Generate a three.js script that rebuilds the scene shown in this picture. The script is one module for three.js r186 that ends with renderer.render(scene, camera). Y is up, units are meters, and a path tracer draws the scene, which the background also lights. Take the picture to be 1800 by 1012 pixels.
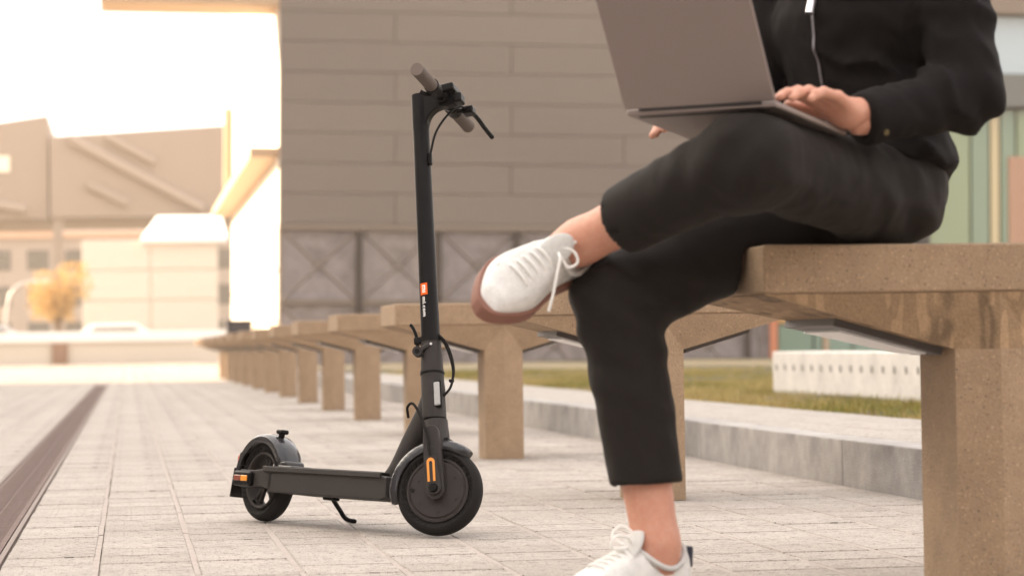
import * as THREE from 'three';
import { mergeGeometries, mergeVertices, toCreasedNormals } from 'three/addons/utils/BufferGeometryUtils.js';
import { RoundedBoxGeometry } from 'three/addons/geometries/RoundedBoxGeometry.js';

// ───────────────────────── camera, sky, sun, exposure ─────────────────────────
const scene = new THREE.Scene();
const camera = new THREE.PerspectiveCamera(13.12, 1800 / 1012, 0.1, 900);
camera.rotation.order = 'YXZ';
camera.position.set(0, 0.46, 0);
camera.rotation.set(0.022843, -0.152547, -0.0155);
camera.focus = 6.05;
camera.userData.fStop = 4.4;

const renderer = new THREE.WebGLRenderer({ antialias: true });
renderer.toneMapping = THREE.LinearToneMapping;
renderer.toneMappingExposure = 5.2;
renderer.shadowMap.enabled = true;

const SUN = new THREE.Vector3(-0.82, 0.36, -0.45).normalize();
{ // hazy golden-hour sky: pale all over, warmer and brighter towards the sun, a little bluer opposite
  const W = 512, H = 256, data = new Float32Array(W * H * 4), d = new THREE.Vector3();
  for (let j = 0; j < H; j++) for (let i = 0; i < W; i++) {
    const v = (j + 0.5) / H, u = (i + 0.5) / W, lat = (v - 0.5) * Math.PI, lon = (u - 0.5) * 2 * Math.PI;
    d.set(Math.cos(lat) * Math.cos(lon), Math.sin(lat), Math.cos(lat) * Math.sin(lon));
    const c = Math.max(0, d.dot(SUN)), h = Math.max(0, d.y);
    const glow = 0.55 * Math.pow(c, 3) + 1.3 * Math.pow(c, 14), low = Math.pow(1 - h, 3);
    const k = (j * W + i) * 4;
    data[k] = 0.40 + 0.07 * low + 1.0 * glow; data[k + 1] = 0.385 + 0.055 * low + 0.86 * glow; data[k + 2] = 0.385 + 0.03 * low + 0.66 * glow; data[k + 3] = 1;
  }
  const t = new THREE.DataTexture(data, W, H, THREE.RGBAFormat, THREE.FloatType);
  t.mapping = THREE.EquirectangularReflectionMapping; t.minFilter = t.magFilter = THREE.LinearFilter; t.needsUpdate = true;
  scene.background = t; scene.environment = t;
}
const sun = new THREE.DirectionalLight(0xffe2bd, 4.2);
sun.position.copy(SUN).multiplyScalar(120).add(new THREE.Vector3(0, 0, -40)); sun.target.position.set(0, 0, -40);
sun.castShadow = true; sun.shadow.radius = 1.5; sun.shadow.mapSize.set(4096, 4096);
Object.assign(sun.shadow.camera, { left: -90, right: 90, top: 90, bottom: -90, near: 1, far: 320 });
scene.add(sun, sun.target);

// ───────────────────────── helpers ─────────────────────────
let seed = 20240611;
const rnd = () => { seed = (seed + 0x6d2b79f5) | 0; let t = Math.imul(seed ^ (seed >>> 15), 1 | seed); t = (t + Math.imul(t ^ (t >>> 7), 61 | t)) ^ t; return ((t ^ (t >>> 14)) >>> 0) / 4294967296; };
const rr = (a, b) => a + (b - a) * rnd();
const V = (x, y, z) => new THREE.Vector3(x, y, z);
const used = new Map();
const numbered = (n) => { const k = used.get(n) || 0; used.set(n, k + 1); return k ? n + '_' + String(k).padStart(3, '0') : n; };
function shade(o) { o.traverse((m) => { if (m.isMesh) { m.castShadow = true; m.receiveShadow = true; } }); return o; }
function thing(name, label, category, pos = [0, 0, 0], group) {
  const o = new THREE.Group(); o.name = numbered(name); o.position.set(...pos); o.userData = { label, category };
  if (group) o.userData.group = group; scene.add(o); return o;
}
function part(name, geo, mat, parent, label) {
  const m = new THREE.Mesh(Array.isArray(geo) ? merge(geo) : geo, mat); m.name = name; m.castShadow = m.receiveShadow = true; parent.add(m);
  if (label) m.userData.label = label; return m;
}
function structure(name, geo, mat) { const m = part(numbered(name), geo, mat, scene); m.userData.kind = 'structure'; m.userData.label = name.replace(/_/g, ' '); return m; }
function clean(g) { const o = g.index ? g.toNonIndexed() : g; for (const k of Object.keys(o.attributes)) if (!['position', 'normal', 'uv'].includes(k)) o.deleteAttribute(k); if (!o.attributes.uv) o.setAttribute('uv', new THREE.BufferAttribute(new Float32Array(o.attributes.position.count * 2), 2)); return o; }
function merge(list) { return list.length === 1 ? list[0] : mergeGeometries(list.map(clean)); }
// uv in metres from the position, by the main direction of every face
function metreUV(g, k = 1) {
  const o = g.index ? g.toNonIndexed() : g, p = o.attributes.position, uv = new Float32Array(p.count * 2), a = V(), b = V(), c = V();
  if (!o.attributes.normal) o.computeVertexNormals();
  for (let i = 0; i < p.count; i += 3) {
    a.fromBufferAttribute(p, i); b.fromBufferAttribute(p, i + 1); c.fromBufferAttribute(p, i + 2);
    const n = b.clone().sub(a).cross(c.clone().sub(a)), x = Math.abs(n.x), y = Math.abs(n.y), z = Math.abs(n.z);
    [a, b, c].forEach((q, j) => { const [s, t] = y >= x && y >= z ? [q.x, q.z] : x >= z ? [q.z, q.y] : [q.x, q.y]; uv[(i + j) * 2] = s * k; uv[(i + j) * 2 + 1] = t * k; });
  }
  o.setAttribute('uv', new THREE.BufferAttribute(uv, 2)); return o;
}
function box(x0, x1, y0, y1, z0, z1) { const g = new THREE.BoxGeometry(x1 - x0, y1 - y0, z1 - z0); g.translate((x0 + x1) / 2, (y0 + y1) / 2, (z0 + z1) / 2); return metreUV(g); }
function rbox(x0, x1, y0, y1, z0, z1, r = 0.005, s = 2) { const g = new RoundedBoxGeometry(x1 - x0, y1 - y0, z1 - z0, s, r); g.translate((x0 + x1) / 2, (y0 + y1) / 2, (z0 + z1) / 2); return g; }
function cyl(a, b, r0, r1 = r0, seg = 20, open = false) {
  const A = V(...a), B = V(...b), d = B.clone().sub(A), g = new THREE.CylinderGeometry(r1, r0, d.length(), seg, 1, open);
  g.applyQuaternion(new THREE.Quaternion().setFromUnitVectors(V(0, 1, 0), d.clone().normalize())); g.translate(...A.add(B).multiplyScalar(0.5).toArray()); return g;
}
function tube(pts, r, seg = 32, rs = 8) { return new THREE.TubeGeometry(new THREE.CatmullRomCurve3(pts.map((p) => V(...p))), seg, r, rs, false); }
function ball(c, r, s = 12) { const g = new THREE.SphereGeometry(r, s * 1.5 | 0, s); g.translate(...c); return g; }
// flat-shaded polyhedron from vertices and faces (fans)
function poly(verts, faces) {
  const p = []; for (const f of faces) for (let i = 1; i < f.length - 1; i++) p.push(...verts[f[0]], ...verts[f[i]], ...verts[f[i + 1]]);
  const g = new THREE.BufferGeometry(); g.setAttribute('position', new THREE.Float32BufferAttribute(p, 3)); g.computeVertexNormals(); return metreUV(g);
}
// tileable noise
function noise2(n, s) {
  let q = s * 7919 + 13; const r = () => { q = (q * 1664525 + 1013904223) >>> 0; return q / 4294967296; };
  const g = Float32Array.from({ length: n * n }, r);
  return (u, v) => { const x = u * n, y = v * n, i = Math.floor(x), j = Math.floor(y), f = x - i, h = y - j, a = f * f * (3 - 2 * f), b = h * h * (3 - 2 * h), at = (k, l) => g[(((l % n) + n) % n) * n + (((k % n) + n) % n)];
    return (at(i, j) * (1 - a) + at(i + 1, j) * a) * (1 - b) + (at(i, j + 1) * (1 - a) + at(i + 1, j + 1) * a) * b; };
}
function tex(size, fn, srgb = true) {
  const d = new Uint8Array(size * size * 4); for (let j = 0; j < size; j++) for (let i = 0; i < size; i++) { const c = fn(i / size, j / size), k = (j * size + i) * 4; const a = Array.isArray(c) ? c : [c, c, c]; for (let m = 0; m < 3; m++) d[k + m] = Math.max(0, Math.min(255, a[m] * 255)); d[k + 3] = 255; }
  const t = new THREE.DataTexture(d, size, size); t.wrapS = t.wrapT = THREE.RepeatWrapping; t.magFilter = THREE.LinearFilter; t.minFilter = THREE.LinearMipmapLinearFilter; t.generateMipmaps = true; if (srgb) t.colorSpace = THREE.SRGBColorSpace; t.needsUpdate = true; return t;
}
const scaled = (t, k, l = k) => { const c = t.clone(); c.repeat.set(k, l); c.needsUpdate = true; return c; };
const std = (color, roughness = 0.7, o = {}) => new THREE.MeshStandardMaterial({ color: Array.isArray(color) ? new THREE.Color().setRGB(...color) : color, roughness, ...o });
const phy = (color, roughness = 0.5, o = {}) => new THREE.MeshPhysicalMaterial({ color: Array.isArray(color) ? new THREE.Color().setRGB(...color) : color, roughness, ...o });

// ───────────────────────── textures and materials ─────────────────────────
const n8 = noise2(8, 1), n16 = noise2(16, 2), n32 = noise2(32, 3), n64 = noise2(64, 4), n128 = noise2(128, 5), n256 = noise2(256, 6), n4 = noise2(4, 7);
const fb = (u, v) => n8(u, v) * 0.4 + n16(u, v) * 0.25 + n32(u, v) * 0.2 + n64(u, v) * 0.15;
// exposed-aggregate concrete: a fine cement ground with thousands of small light and dark stones
function aggregate(stain) {
  const S = 1024, L = new Float32Array(S * S), C = new Float32Array(S * S);
  for (let j = 0; j < S; j++) for (let i = 0; i < S; i++) { const u = i / S, v = j / S; L[j * S + i] = 0.73 + 0.13 * (fb(u, v) - 0.5) * stain + 0.05 * (rnd() - 0.5); }
  for (let k = 0; k < 22000; k++) { const x = rnd() * S, y = rnd() * S, r = 0.8 + 2.9 * Math.pow(rnd(), 2.4), e = rr(0.6, 1), a = rr(0, 3.14), t = rnd() < 0.45 ? rr(0.04, 0.2) : rr(-0.19, -0.04), w = rr(-0.05, 0.05), ca = Math.cos(a), sa = Math.sin(a), R = Math.ceil(r + 1);
    for (let j = -R; j <= R; j++) for (let i = -R; i <= R; i++) { const p = (i * ca + j * sa) / r, q = (j * ca - i * sa) / (r * e), d = p * p + q * q; if (d > 1) continue; const o = ((((y | 0) + j) % S + S) % S) * S + ((((x | 0) + i) % S + S) % S), f = 1 - d * d; L[o] += t * f; C[o] += w * f; } }
  return tex(S, (u, v) => { const o = Math.round(v * S) * S + Math.round(u * S), t = L[o], c = C[o]; return [t * (1 + c), t * 0.985, t * (0.965 - c)]; });
}
const TX = {
  concrete: aggregate(1),
  concreteBump: tex(1024, (u, v) => 0.5 + 0.7 * (n256(u, v) - 0.5) + 0.15 * (n64(u, v) - 0.5), false),
  stains: tex(1024, (u, v) => { const w = u + 0.02 * (n8(u, v) - 0.5), s = n32(w, v * 0.12 + 0.3 + 0.05 * n16(u, v)), q = n64(w, v * 0.2), t = 0.72 + 0.16 * (fb(u, v) - 0.5) + 0.1 * (n256(u, v) - 0.5) - (s > 0.56 ? Math.min(0.15, (s - 0.56) * 0.8) : 0) + (q > 0.7 ? 0.1 : 0); return [t, t * 0.97, t * 0.92]; }),
  paver: tex(1024, (u, v) => { const s = n256(u, v), p = n128(u + 0.37, v), t = 0.84 + 0.16 * (fb(u, v) - 0.5) + 0.08 * (n256(v, u) - 0.5) - (s < 0.17 ? 0.5 * (1 - s / 0.17) : 0) - (p < 0.1 ? 0.28 : 0) - Math.max(0, 0.2 - n64(u * 1 + 0.11, v + 0.3)) * 2.2 - Math.max(0, n32(v + 0.7, u) - 0.8) * 0.7; return [t, t * 0.985, t * 0.97]; }),
  paverBump: tex(1024, (u, v) => { const s = n256(u, v), p = n128(u + 0.37, v); return 0.7 + 0.2 * (n64(u, v) - 0.5) - (s < 0.16 ? 0.45 : 0) - (p < 0.09 ? 0.3 : 0); }, false),
  grain: tex(512, (u, v) => 0.86 + 0.16 * (fb(u, v) - 0.5) + 0.1 * (n256(u, v) - 0.5)),
  blotch: tex(512, (u, v) => 0.84 + 0.32 * (fb(u, v) - 0.5)),
  fine: tex(512, (u, v) => 0.5 + 0.5 * (n256(u, v) - 0.5) + 0.3 * (n128(u, v) - 0.5), false),
  weave: tex(512, (u, v) => 0.5 + 0.28 * Math.sin(u * 2 * Math.PI * 64) * Math.sin(v * 2 * Math.PI * 64) + 0.25 * (n128(u, v) - 0.5), false),
  knurl: tex(256, (u, v) => 0.5 + 0.5 * Math.sin((u * 14 + v * 10) * 2 * Math.PI) * Math.sin((u * 14 - v * 10) * 2 * Math.PI), false),
  tread: tex(512, (u, v) => { const s = Math.abs(((u * 40 + Math.abs(v - 0.5) * 7) % 1) - 0.5), e = Math.abs(v - 0.5); return e > 0.07 && e < 0.26 && s < 0.1 ? 0.1 : (Math.abs(e - 0.02) < 0.008 ? 0.3 : 0.8); }, false),
};
const M = {
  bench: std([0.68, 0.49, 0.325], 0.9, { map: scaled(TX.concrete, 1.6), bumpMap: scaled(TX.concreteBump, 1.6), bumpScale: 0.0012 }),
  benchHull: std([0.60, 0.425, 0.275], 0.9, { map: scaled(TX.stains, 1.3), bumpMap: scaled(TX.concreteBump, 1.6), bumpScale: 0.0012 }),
  fixture: std([0.10, 0.09, 0.085], 0.5, { metalness: 0.6 }),
  diffuser: phy([0.75, 0.74, 0.73], 0.35, { clearcoat: 0.5 }),
  bed: std([0.13, 0.105, 0.085], 1, { map: scaled(TX.grain, 2) }),
  ground: std([0.36, 0.33, 0.30], 0.95, { map: scaled(TX.paver, 0.6) }),
  steel: std([0.32, 0.29, 0.27], 0.45, { metalness: 0.8 }),
  rail: std([0.16, 0.115, 0.095], 0.6, { metalness: 0.3 }),
  grout: std([0.50, 0.43, 0.385], 1, { map: scaled(TX.grain, 3) }),
  rust: std([0.19, 0.12, 0.10], 0.8, { map: scaled(TX.blotch, 3), bumpMap: scaled(TX.fine, 4), bumpScale: 0.002 }),
  kerb: std([0.50, 0.468, 0.445], 0.85, { map: scaled(TX.blotch, 0.9), bumpMap: scaled(TX.concreteBump, 1.5), bumpScale: 0.002 }),
  slabTop: std([0.52, 0.485, 0.45], 0.92, { map: scaled(TX.paver, 1.3), bumpMap: scaled(TX.paverBump, 1.3), bumpScale: 0.002 }),
  soil: std([0.10, 0.085, 0.045], 1, { map: scaled(TX.blotch, 0.7) }),
  grass: std([0.15, 0.15, 0.035], 0.9, { side: THREE.DoubleSide }),
};
const paverMats = [[0.54, 0.495, 0.455], [0.56, 0.515, 0.475], [0.51, 0.465, 0.425], [0.58, 0.53, 0.49]].map((c) => std(c, 0.93, { map: scaled(TX.paver, 2.1), bumpMap: scaled(TX.paverBump, 2.1), bumpScale: 0.003 }));

// ───────────────────────── ground ─────────────────────────
{ const g = new THREE.PlaneGeometry(900, 900); g.rotateX(-Math.PI / 2); g.translate(0, -0.05, -250); structure('ground', metreUV(g), M.ground); }
// plaza: mortar bed with pavers of about 0.21 x 0.20 m, columns run away from the camera
const plaza = structure('plaza_paving', box(-9, 2.24, -0.045, -0.0055, -92, 9), M.bed);
const DRAIN = [-0.456, -0.288];
{
  const variants = [0, 1, 2, 3].map((k) => { // chamfered top, sides; a few uv offsets so that the pits differ
    const w = 0.0990, l = 0.0976, c = 0.003, h = 0.03, verts = [[-w, -h, l], [w, -h, l], [w, -h, -l], [-w, -h, -l], [-w, -c, l], [w, -c, l], [w, -c, -l], [-w, -c, -l], [-w + c, 0, l - c], [w - c, 0, l - c], [w - c, 0, -l + c], [-w + c, 0, -l + c]];
    const g = poly(verts, [[8, 9, 10, 11], [4, 5, 9, 8], [5, 6, 10, 9], [6, 7, 11, 10], [7, 4, 8, 11], [0, 1, 5, 4], [1, 2, 6, 5], [2, 3, 7, 6], [3, 0, 4, 7]]);
    const uv = g.attributes.uv; for (let i = 0; i < uv.count; i++) uv.setXY(i, uv.getX(i) + k * 0.137 + 0.31, uv.getY(i) + k * 0.291); return g;
  });
  const spots = [];
  const col = (x, w) => { const off = rr(-0.012, 0.012); for (let z = 8; z > -90; z -= 0.2003) { if (z > -1.5 && Math.abs(x) > 4) continue; if (z < -45 && (Math.abs(x) > 5)) continue; spots.push([x, z + off, w]); } };
  for (let k = 0; k < 11; k++) col(-0.0735 + 0.106 + k * 0.2106, 1);
  col(-0.1785, 1);
  for (const x of [-0.33, -0.42]) for (let z = -35.2; z > -88; z -= 0.2003) spots.push([x, z, 0.5]);
  for (let k = 0; k < 20; k++) col(-0.562 - k * 0.2106, 1);
  { const g = []; const strip = (x) => { for (let z = 6; z > -40; z -= 0.4) { const o = rr(-0.0012, 0.0012), h = rr(-0.0036, -0.0012); g.push(box(x - rr(0.006, 0.0078) + o, x + rr(0.006, 0.0078) + o, -0.0054, h, z - 0.4, z)); } }; for (let k = 1; k < 11; k++) strip(-0.0735 + k * 0.2106); strip(-0.0755); for (let k = 0; k < 20; k++) strip(-0.562 - 0.1053 - k * 0.2106); const m = part('grout', g, M.grout, plaza); m.userData.kind = 'stuff'; }
  const cam = V(0, 0.46, 0); // the 300 that show largest in the photograph become single parts
  const P = new THREE.Matrix4(); camera.updateMatrixWorld(); camera.updateProjectionMatrix(); P.multiplyMatrices(camera.projectionMatrix, camera.matrixWorldInverse.copy(camera.matrixWorld).invert());
  const q = V(); const area = (s) => { q.set(s[0], 0, s[1]).applyMatrix4(P); return s[1] < -3 && Math.abs(q.x) < 1.02 && Math.abs(q.y) < 1.02 ? 1 / Math.pow(-s[1], 3) : 0; };
  spots.sort((a, b) => area(b) - area(a));
  const lay = (o, s) => { const tilt = () => rr(-0.0035, 0.0035); o.position.set(s[0] + rr(-0.0012, 0.0012), rr(-0.0022, 0.0006), s[1] + rr(-0.0035, 0.0035)); o.rotation.set(tilt(), rr(-0.004, 0.004), tilt() * 0.6); o.scale.set(s[2], 1, rr(0.985, 1.0)); };
  for (let i = 0; i < 300; i++) { const m = part(i ? 'paver_' + String(i).padStart(3, '0') : 'paver', variants[rnd() * 4 | 0], paverMats[rnd() * 4 | 0], plaza); lay(m, spots[i]); }
  const rest = spots.slice(300), inst = new THREE.InstancedMesh(variants[0], std([1, 1, 1], 0.93, { map: paverMats[0].map, bumpMap: paverMats[0].bumpMap, bumpScale: 0.003 }), rest.length), o = new THREE.Object3D(), c = new THREE.Color();
  rest.forEach((s, i) => { lay(o, s); o.updateMatrix(); inst.setMatrixAt(i, o.matrix); inst.setColorAt(i, c.copy(paverMats[rnd() * 4 | 0].color).multiplyScalar(rr(0.95, 1.04))); });
  inst.name = 'far_pavers'; inst.userData.kind = 'stuff'; inst.castShadow = inst.receiveShadow = true; plaza.add(inst);
}
// drain: rusty slotted gratings between two steel edge rails
{
  const t = thing('drain_channel', 'rusty brown slotted drain channel running along the plaza paving', 'drain', [0, 0, 0]);
  const [x0, x1] = DRAIN; part('channel_bed', box(x0, x1, -0.0052, -0.0045, -35, 6), std([0.03, 0.025, 0.022], 1), t);
  for (const x of [x0, x1]) part('edge_rail', box(x - 0.006, x + 0.006, -0.006, 0.0015, -35, 6), M.rail, t);
  const sec = []; const L = 0.5, w = x1 - x0 - 0.02;
  for (let k = 0; k < 20; k++) { const z = -L / 2 + 0.0125 + k * 0.025; sec.push(box(-w / 2, -0.004, -0.004, 0, z - 0.008, z + 0.008), box(0.004, w / 2, -0.004, -0.0004, z - 0.008 + 0.0125, z + 0.0205)); }
  sec.push(box(-w / 2, -w / 2 + 0.014, -0.0042, 0.0006, -L / 2 + 0.002, L / 2 - 0.002), box(w / 2 - 0.014, w / 2, -0.0042, 0.0006, -L / 2 + 0.002, L / 2 - 0.002), box(-0.008, 0.008, -0.0042, -0.0022, -L / 2 + 0.002, L / 2 - 0.002));
  const g = merge(sec);
  for (let k = 0; k < 62; k++) { const m = part(k ? 'grating_' + String(k).padStart(3, '0') : 'grating', g, M.rust, t); m.position.set((x0 + x1) / 2, 0, -4 - k * 0.5); }
}
// raised walk with kerb stones on the right
const walk = structure('raised_walk', box(2.36, 3.05, -0.04, 0.128, -46, 8), M.bed);
for (let k = 0; k < 27; k++) { const z = 8.28 - k * 2; const m = part('kerb_stone', metreUV(rbox(2.241, 2.36, -0.04, 0.146 + rr(-0.001, 0.001), z - 1.994, z, 0.006)), M.kerb, walk); if (k) m.name += '_' + String(k).padStart(3, '0'); }
{ let n = 0; for (let k = 0; k < 60; k++) for (let c = 0; c < 3; c++) { const z = 6 - k * 0.6, x = 2.3625 + c * 0.2285; const m = part('paving_slab', metreUV(rbox(x, x + 0.225, 0.1, 0.1455 + rr(-0.001, 0.001), z - 0.595, z, 0.003, 1)), M.slabTop, walk); if (n++) m.name += '_' + String(n - 1).padStart(3, '0'); } }
// lawn
const lawn = structure('lawn', (() => { const g = new THREE.PlaneGeometry(12, 54, 24, 108); g.rotateX(-Math.PI / 2); g.translate(9.05, 0, -19.9); const p = g.attributes.position; for (let i = 0; i < p.count; i++) { const x = p.getX(i), z = p.getZ(i); p.setY(i, 0.135 + 0.012 * Math.sin(x * 2.1 + z) + 0.01 * Math.sin(z * 1.7) - (x < 3.06 ? 0.012 : 0)); } g.computeVertexNormals(); return metreUV(g); })(), M.soil);
{
  const blade = new THREE.BufferGeometry(); const p = [];
  for (let k = 0; k < 5; k++) { const a = k * 1.257 + 0.3, c = Math.cos(a), s = Math.sin(a), b = 0.012, h = 0.03 + 0.012 * ((k * 7) % 3), l = 0.02 + 0.006 * (k % 3); p.push(c * b - s * 0.003, 0, s * b + c * 0.003, c * b + s * 0.003, 0, s * b - c * 0.003, c * (b + l), h, s * (b + l)); }
  blade.setAttribute('position', new THREE.Float32BufferAttribute(p, 3)); blade.computeVertexNormals();
  const N = 42000, inst = new THREE.InstancedMesh(blade, std([1, 1, 1], 0.85, { side: THREE.DoubleSide }), N), o = new THREE.Object3D(), c = new THREE.Color();
  for (let i = 0; i < N; i++) {
    const z = -7 - 24 * Math.pow(rnd(), 1.3), x = 3.06 + (i % 3 ? 3.5 : 9) * Math.pow(rnd(), 1.25), dry = fb(x * 0.19 + 3, z * 0.13 + 9) + rr(-0.12, 0.12);
    o.position.set(x, 0.13, z); o.rotation.set(rr(-0.3, 0.3), rr(0, 6.3), rr(-0.3, 0.3)); o.scale.setScalar(rr(0.5, 1.05)); o.updateMatrix(); inst.setMatrixAt(i, o.matrix);
    inst.setColorAt(i, dry > 0.47 ? c.setRGB(0.40, 0.30, 0.11) : c.setRGB(rr(0.18, 0.27), rr(0.17, 0.22), 0.035));
  }
  inst.name = 'grass'; inst.userData = { kind: 'stuff', label: 'short patchy green and straw-coloured grass on the lawn', category: 'grass' }; inst.castShadow = inst.receiveShadow = true; scene.add(inst);
}

// ───────────────────────── concrete benches ─────────────────────────
const BX = 1.545, BT = 0.632, HL = 0.442, BD = 0.59;
function makeBench(rowLabel) {
  const t = thing('concrete_bench', rowLabel, 'bench', [0, 0, 0], 'concrete benches in a row across the plaza');
  // slab: front at z = 0, back at z = -BD
  part('seat_slab', metreUV(rbox(-HL, HL, BT - 0.088, BT, -BD, 0, 0.006)), M.bench, t);
  // pillar: hexagonal plan with an arris in the middle of the front; flares into a hull under the slab
  const s = 0.03, w = 0.078, d = 0.235, hb = BT - 0.192, yb = BT - 0.0885, e = 0.004;
  part('pillar', poly([[-w, 0, -s], [0, 0, -e], [w, 0, -s], [w, 0, -d], [0, 0, -d - 0.03], [-w, 0, -d], [-w, hb, -s], [0, hb, -e], [w, hb, -s], [w, hb, -d], [0, hb, -d - 0.03], [-w, hb, -d]],
    [[0, 1, 7, 6], [1, 2, 8, 7], [2, 3, 9, 8], [3, 4, 10, 9], [4, 5, 11, 10], [5, 0, 6, 11], [5, 4, 3, 2, 1, 0]]), M.bench, t);
  const H = HL - 0.002, hv = [[-H, yb, -e], [0, yb, -e], [H, yb, -e], [H, yb, -BD + e], [0, yb, -BD + e], [-H, yb, -BD + e], [-w, hb, -s], [0, hb, -e], [w, hb, -s], [w, hb, -d], [0, hb, -d - 0.03], [-w, hb, -d]];
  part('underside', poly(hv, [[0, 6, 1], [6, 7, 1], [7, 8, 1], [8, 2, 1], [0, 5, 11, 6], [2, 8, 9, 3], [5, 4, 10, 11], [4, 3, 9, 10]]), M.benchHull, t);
  // long light fitting let into each sloping underside
  for (const sx of [-1, 1]) {
    const lerp = (k, q) => { const a = V(sx * H, yb, -BD * q), b = V(sx * w, hb, -s - (d - s) * q); return a.lerp(b, k); };
    const quad = (k0, k1, q0, q1, up, th) => { const c = [lerp(k0, q0), lerp(k1, q0), lerp(k1, q1), lerp(k0, q1)], n = c[1].clone().sub(c[0]).cross(c[3].clone().sub(c[0])).normalize(); if (n.y > 0) n.negate(); const lo = c.map((v) => v.clone().addScaledVector(n, up).toArray()), hi = c.map((v) => v.clone().addScaledVector(n, up - th).toArray()); return poly([...lo, ...hi], [[0, 1, 2, 3], [4, 7, 6, 5], [0, 4, 5, 1], [1, 5, 6, 2], [2, 6, 7, 3], [3, 7, 4, 0]]); };
    const f = part('light_fitting', quad(0.42, 0.97, 0.16, 0.97, 0.014, 0.016), M.fixture, t);
    part('diffuser', quad(0.5, 0.92, 0.30, 0.93, 0.0175, 0.004), M.diffuser, f);
  }
  return t;
}
{
  const zs = [-4.35, -7.15, -10.0, -12.9, -15.75]; while (zs.length < 14) zs.push(zs[zs.length - 1] - 2.66);
  const ORD = ['', '', '', 'fourth', 'fifth', 'sixth', 'seventh', 'eighth', 'ninth', 'tenth', 'eleventh', 'twelfth', 'thirteenth', 'last']; const first = makeBench('tan concrete bench on which the person sits with the laptop');
  zs.forEach((z, i) => {
    const o = i ? first.clone() : first;
    if (i) { o.name = numbered('concrete_bench'); scene.add(o); o.userData = { ...first.userData, label: i === 1 ? 'tan concrete bench behind the raised white sneaker, next to the occupied bench' : i === 2 ? 'tan concrete bench directly behind the scooter stem' : ORD[i] + ' tan concrete bench along the row, counted from the seated person' }; }
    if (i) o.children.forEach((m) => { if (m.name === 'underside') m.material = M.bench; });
    o.position.set([1.566, 1.532, 1.503, 1.51][i] ?? 1.497, 0, z);
  });
}

// ───────────────────────── electric scooter ─────────────────────────
const SC = {
  dark: phy([0.034, 0.029, 0.0275], 0.55, { specularIntensity: 0.45,  bumpMap: scaled(TX.fine, 6), bumpScale: 0.0004 }),
  black: phy([0.0055, 0.0047, 0.005], 0.42, { specularIntensity: 0.25 }),
  gloss: phy([0.022, 0.021, 0.024], 0.22, { clearcoat: 0.3, clearcoatRoughness: 0.15, specularIntensity: 0.7 }),
  rubber: phy([0.013, 0.0115, 0.011], 0.8, { specularIntensity: 0.4,  bumpMap: TX.tread, bumpScale: 0.004 }),
  rubberPlain: phy([0.014, 0.012, 0.0115], 0.85, { specularIntensity: 0.4 }),
  hub: phy([0.038, 0.031, 0.029], 0.6, { specularIntensity: 0.45,  bumpMap: scaled(TX.fine, 6), bumpScale: 0.0004 }),
  grip: std([0.13, 0.102, 0.085], 0.85, { bumpMap: TX.knurl, bumpScale: 0.003 }),
  gripEnd: std([0.15, 0.115, 0.098], 0.8),
  orange: phy([0.75, 0.28, 0.03], 0.3, { clearcoat: 0.8 }),
  amber: phy([0.85, 0.30, 0.02], 0.25, { clearcoat: 1 }),
  red: phy([0.22, 0.045, 0.02], 0.25, { clearcoat: 1 }),
  tail: phy([0.45, 0.13, 0.09], 0.25, { clearcoat: 1 }),
  reflector: phy([0.55, 0.54, 0.53], 0.25, { clearcoat: 1, bumpMap: scaled(TX.knurl, 2), bumpScale: 0.001 }),
  metal: std([0.5, 0.48, 0.46], 0.35, { metalness: 0.9 }),
};
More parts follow.
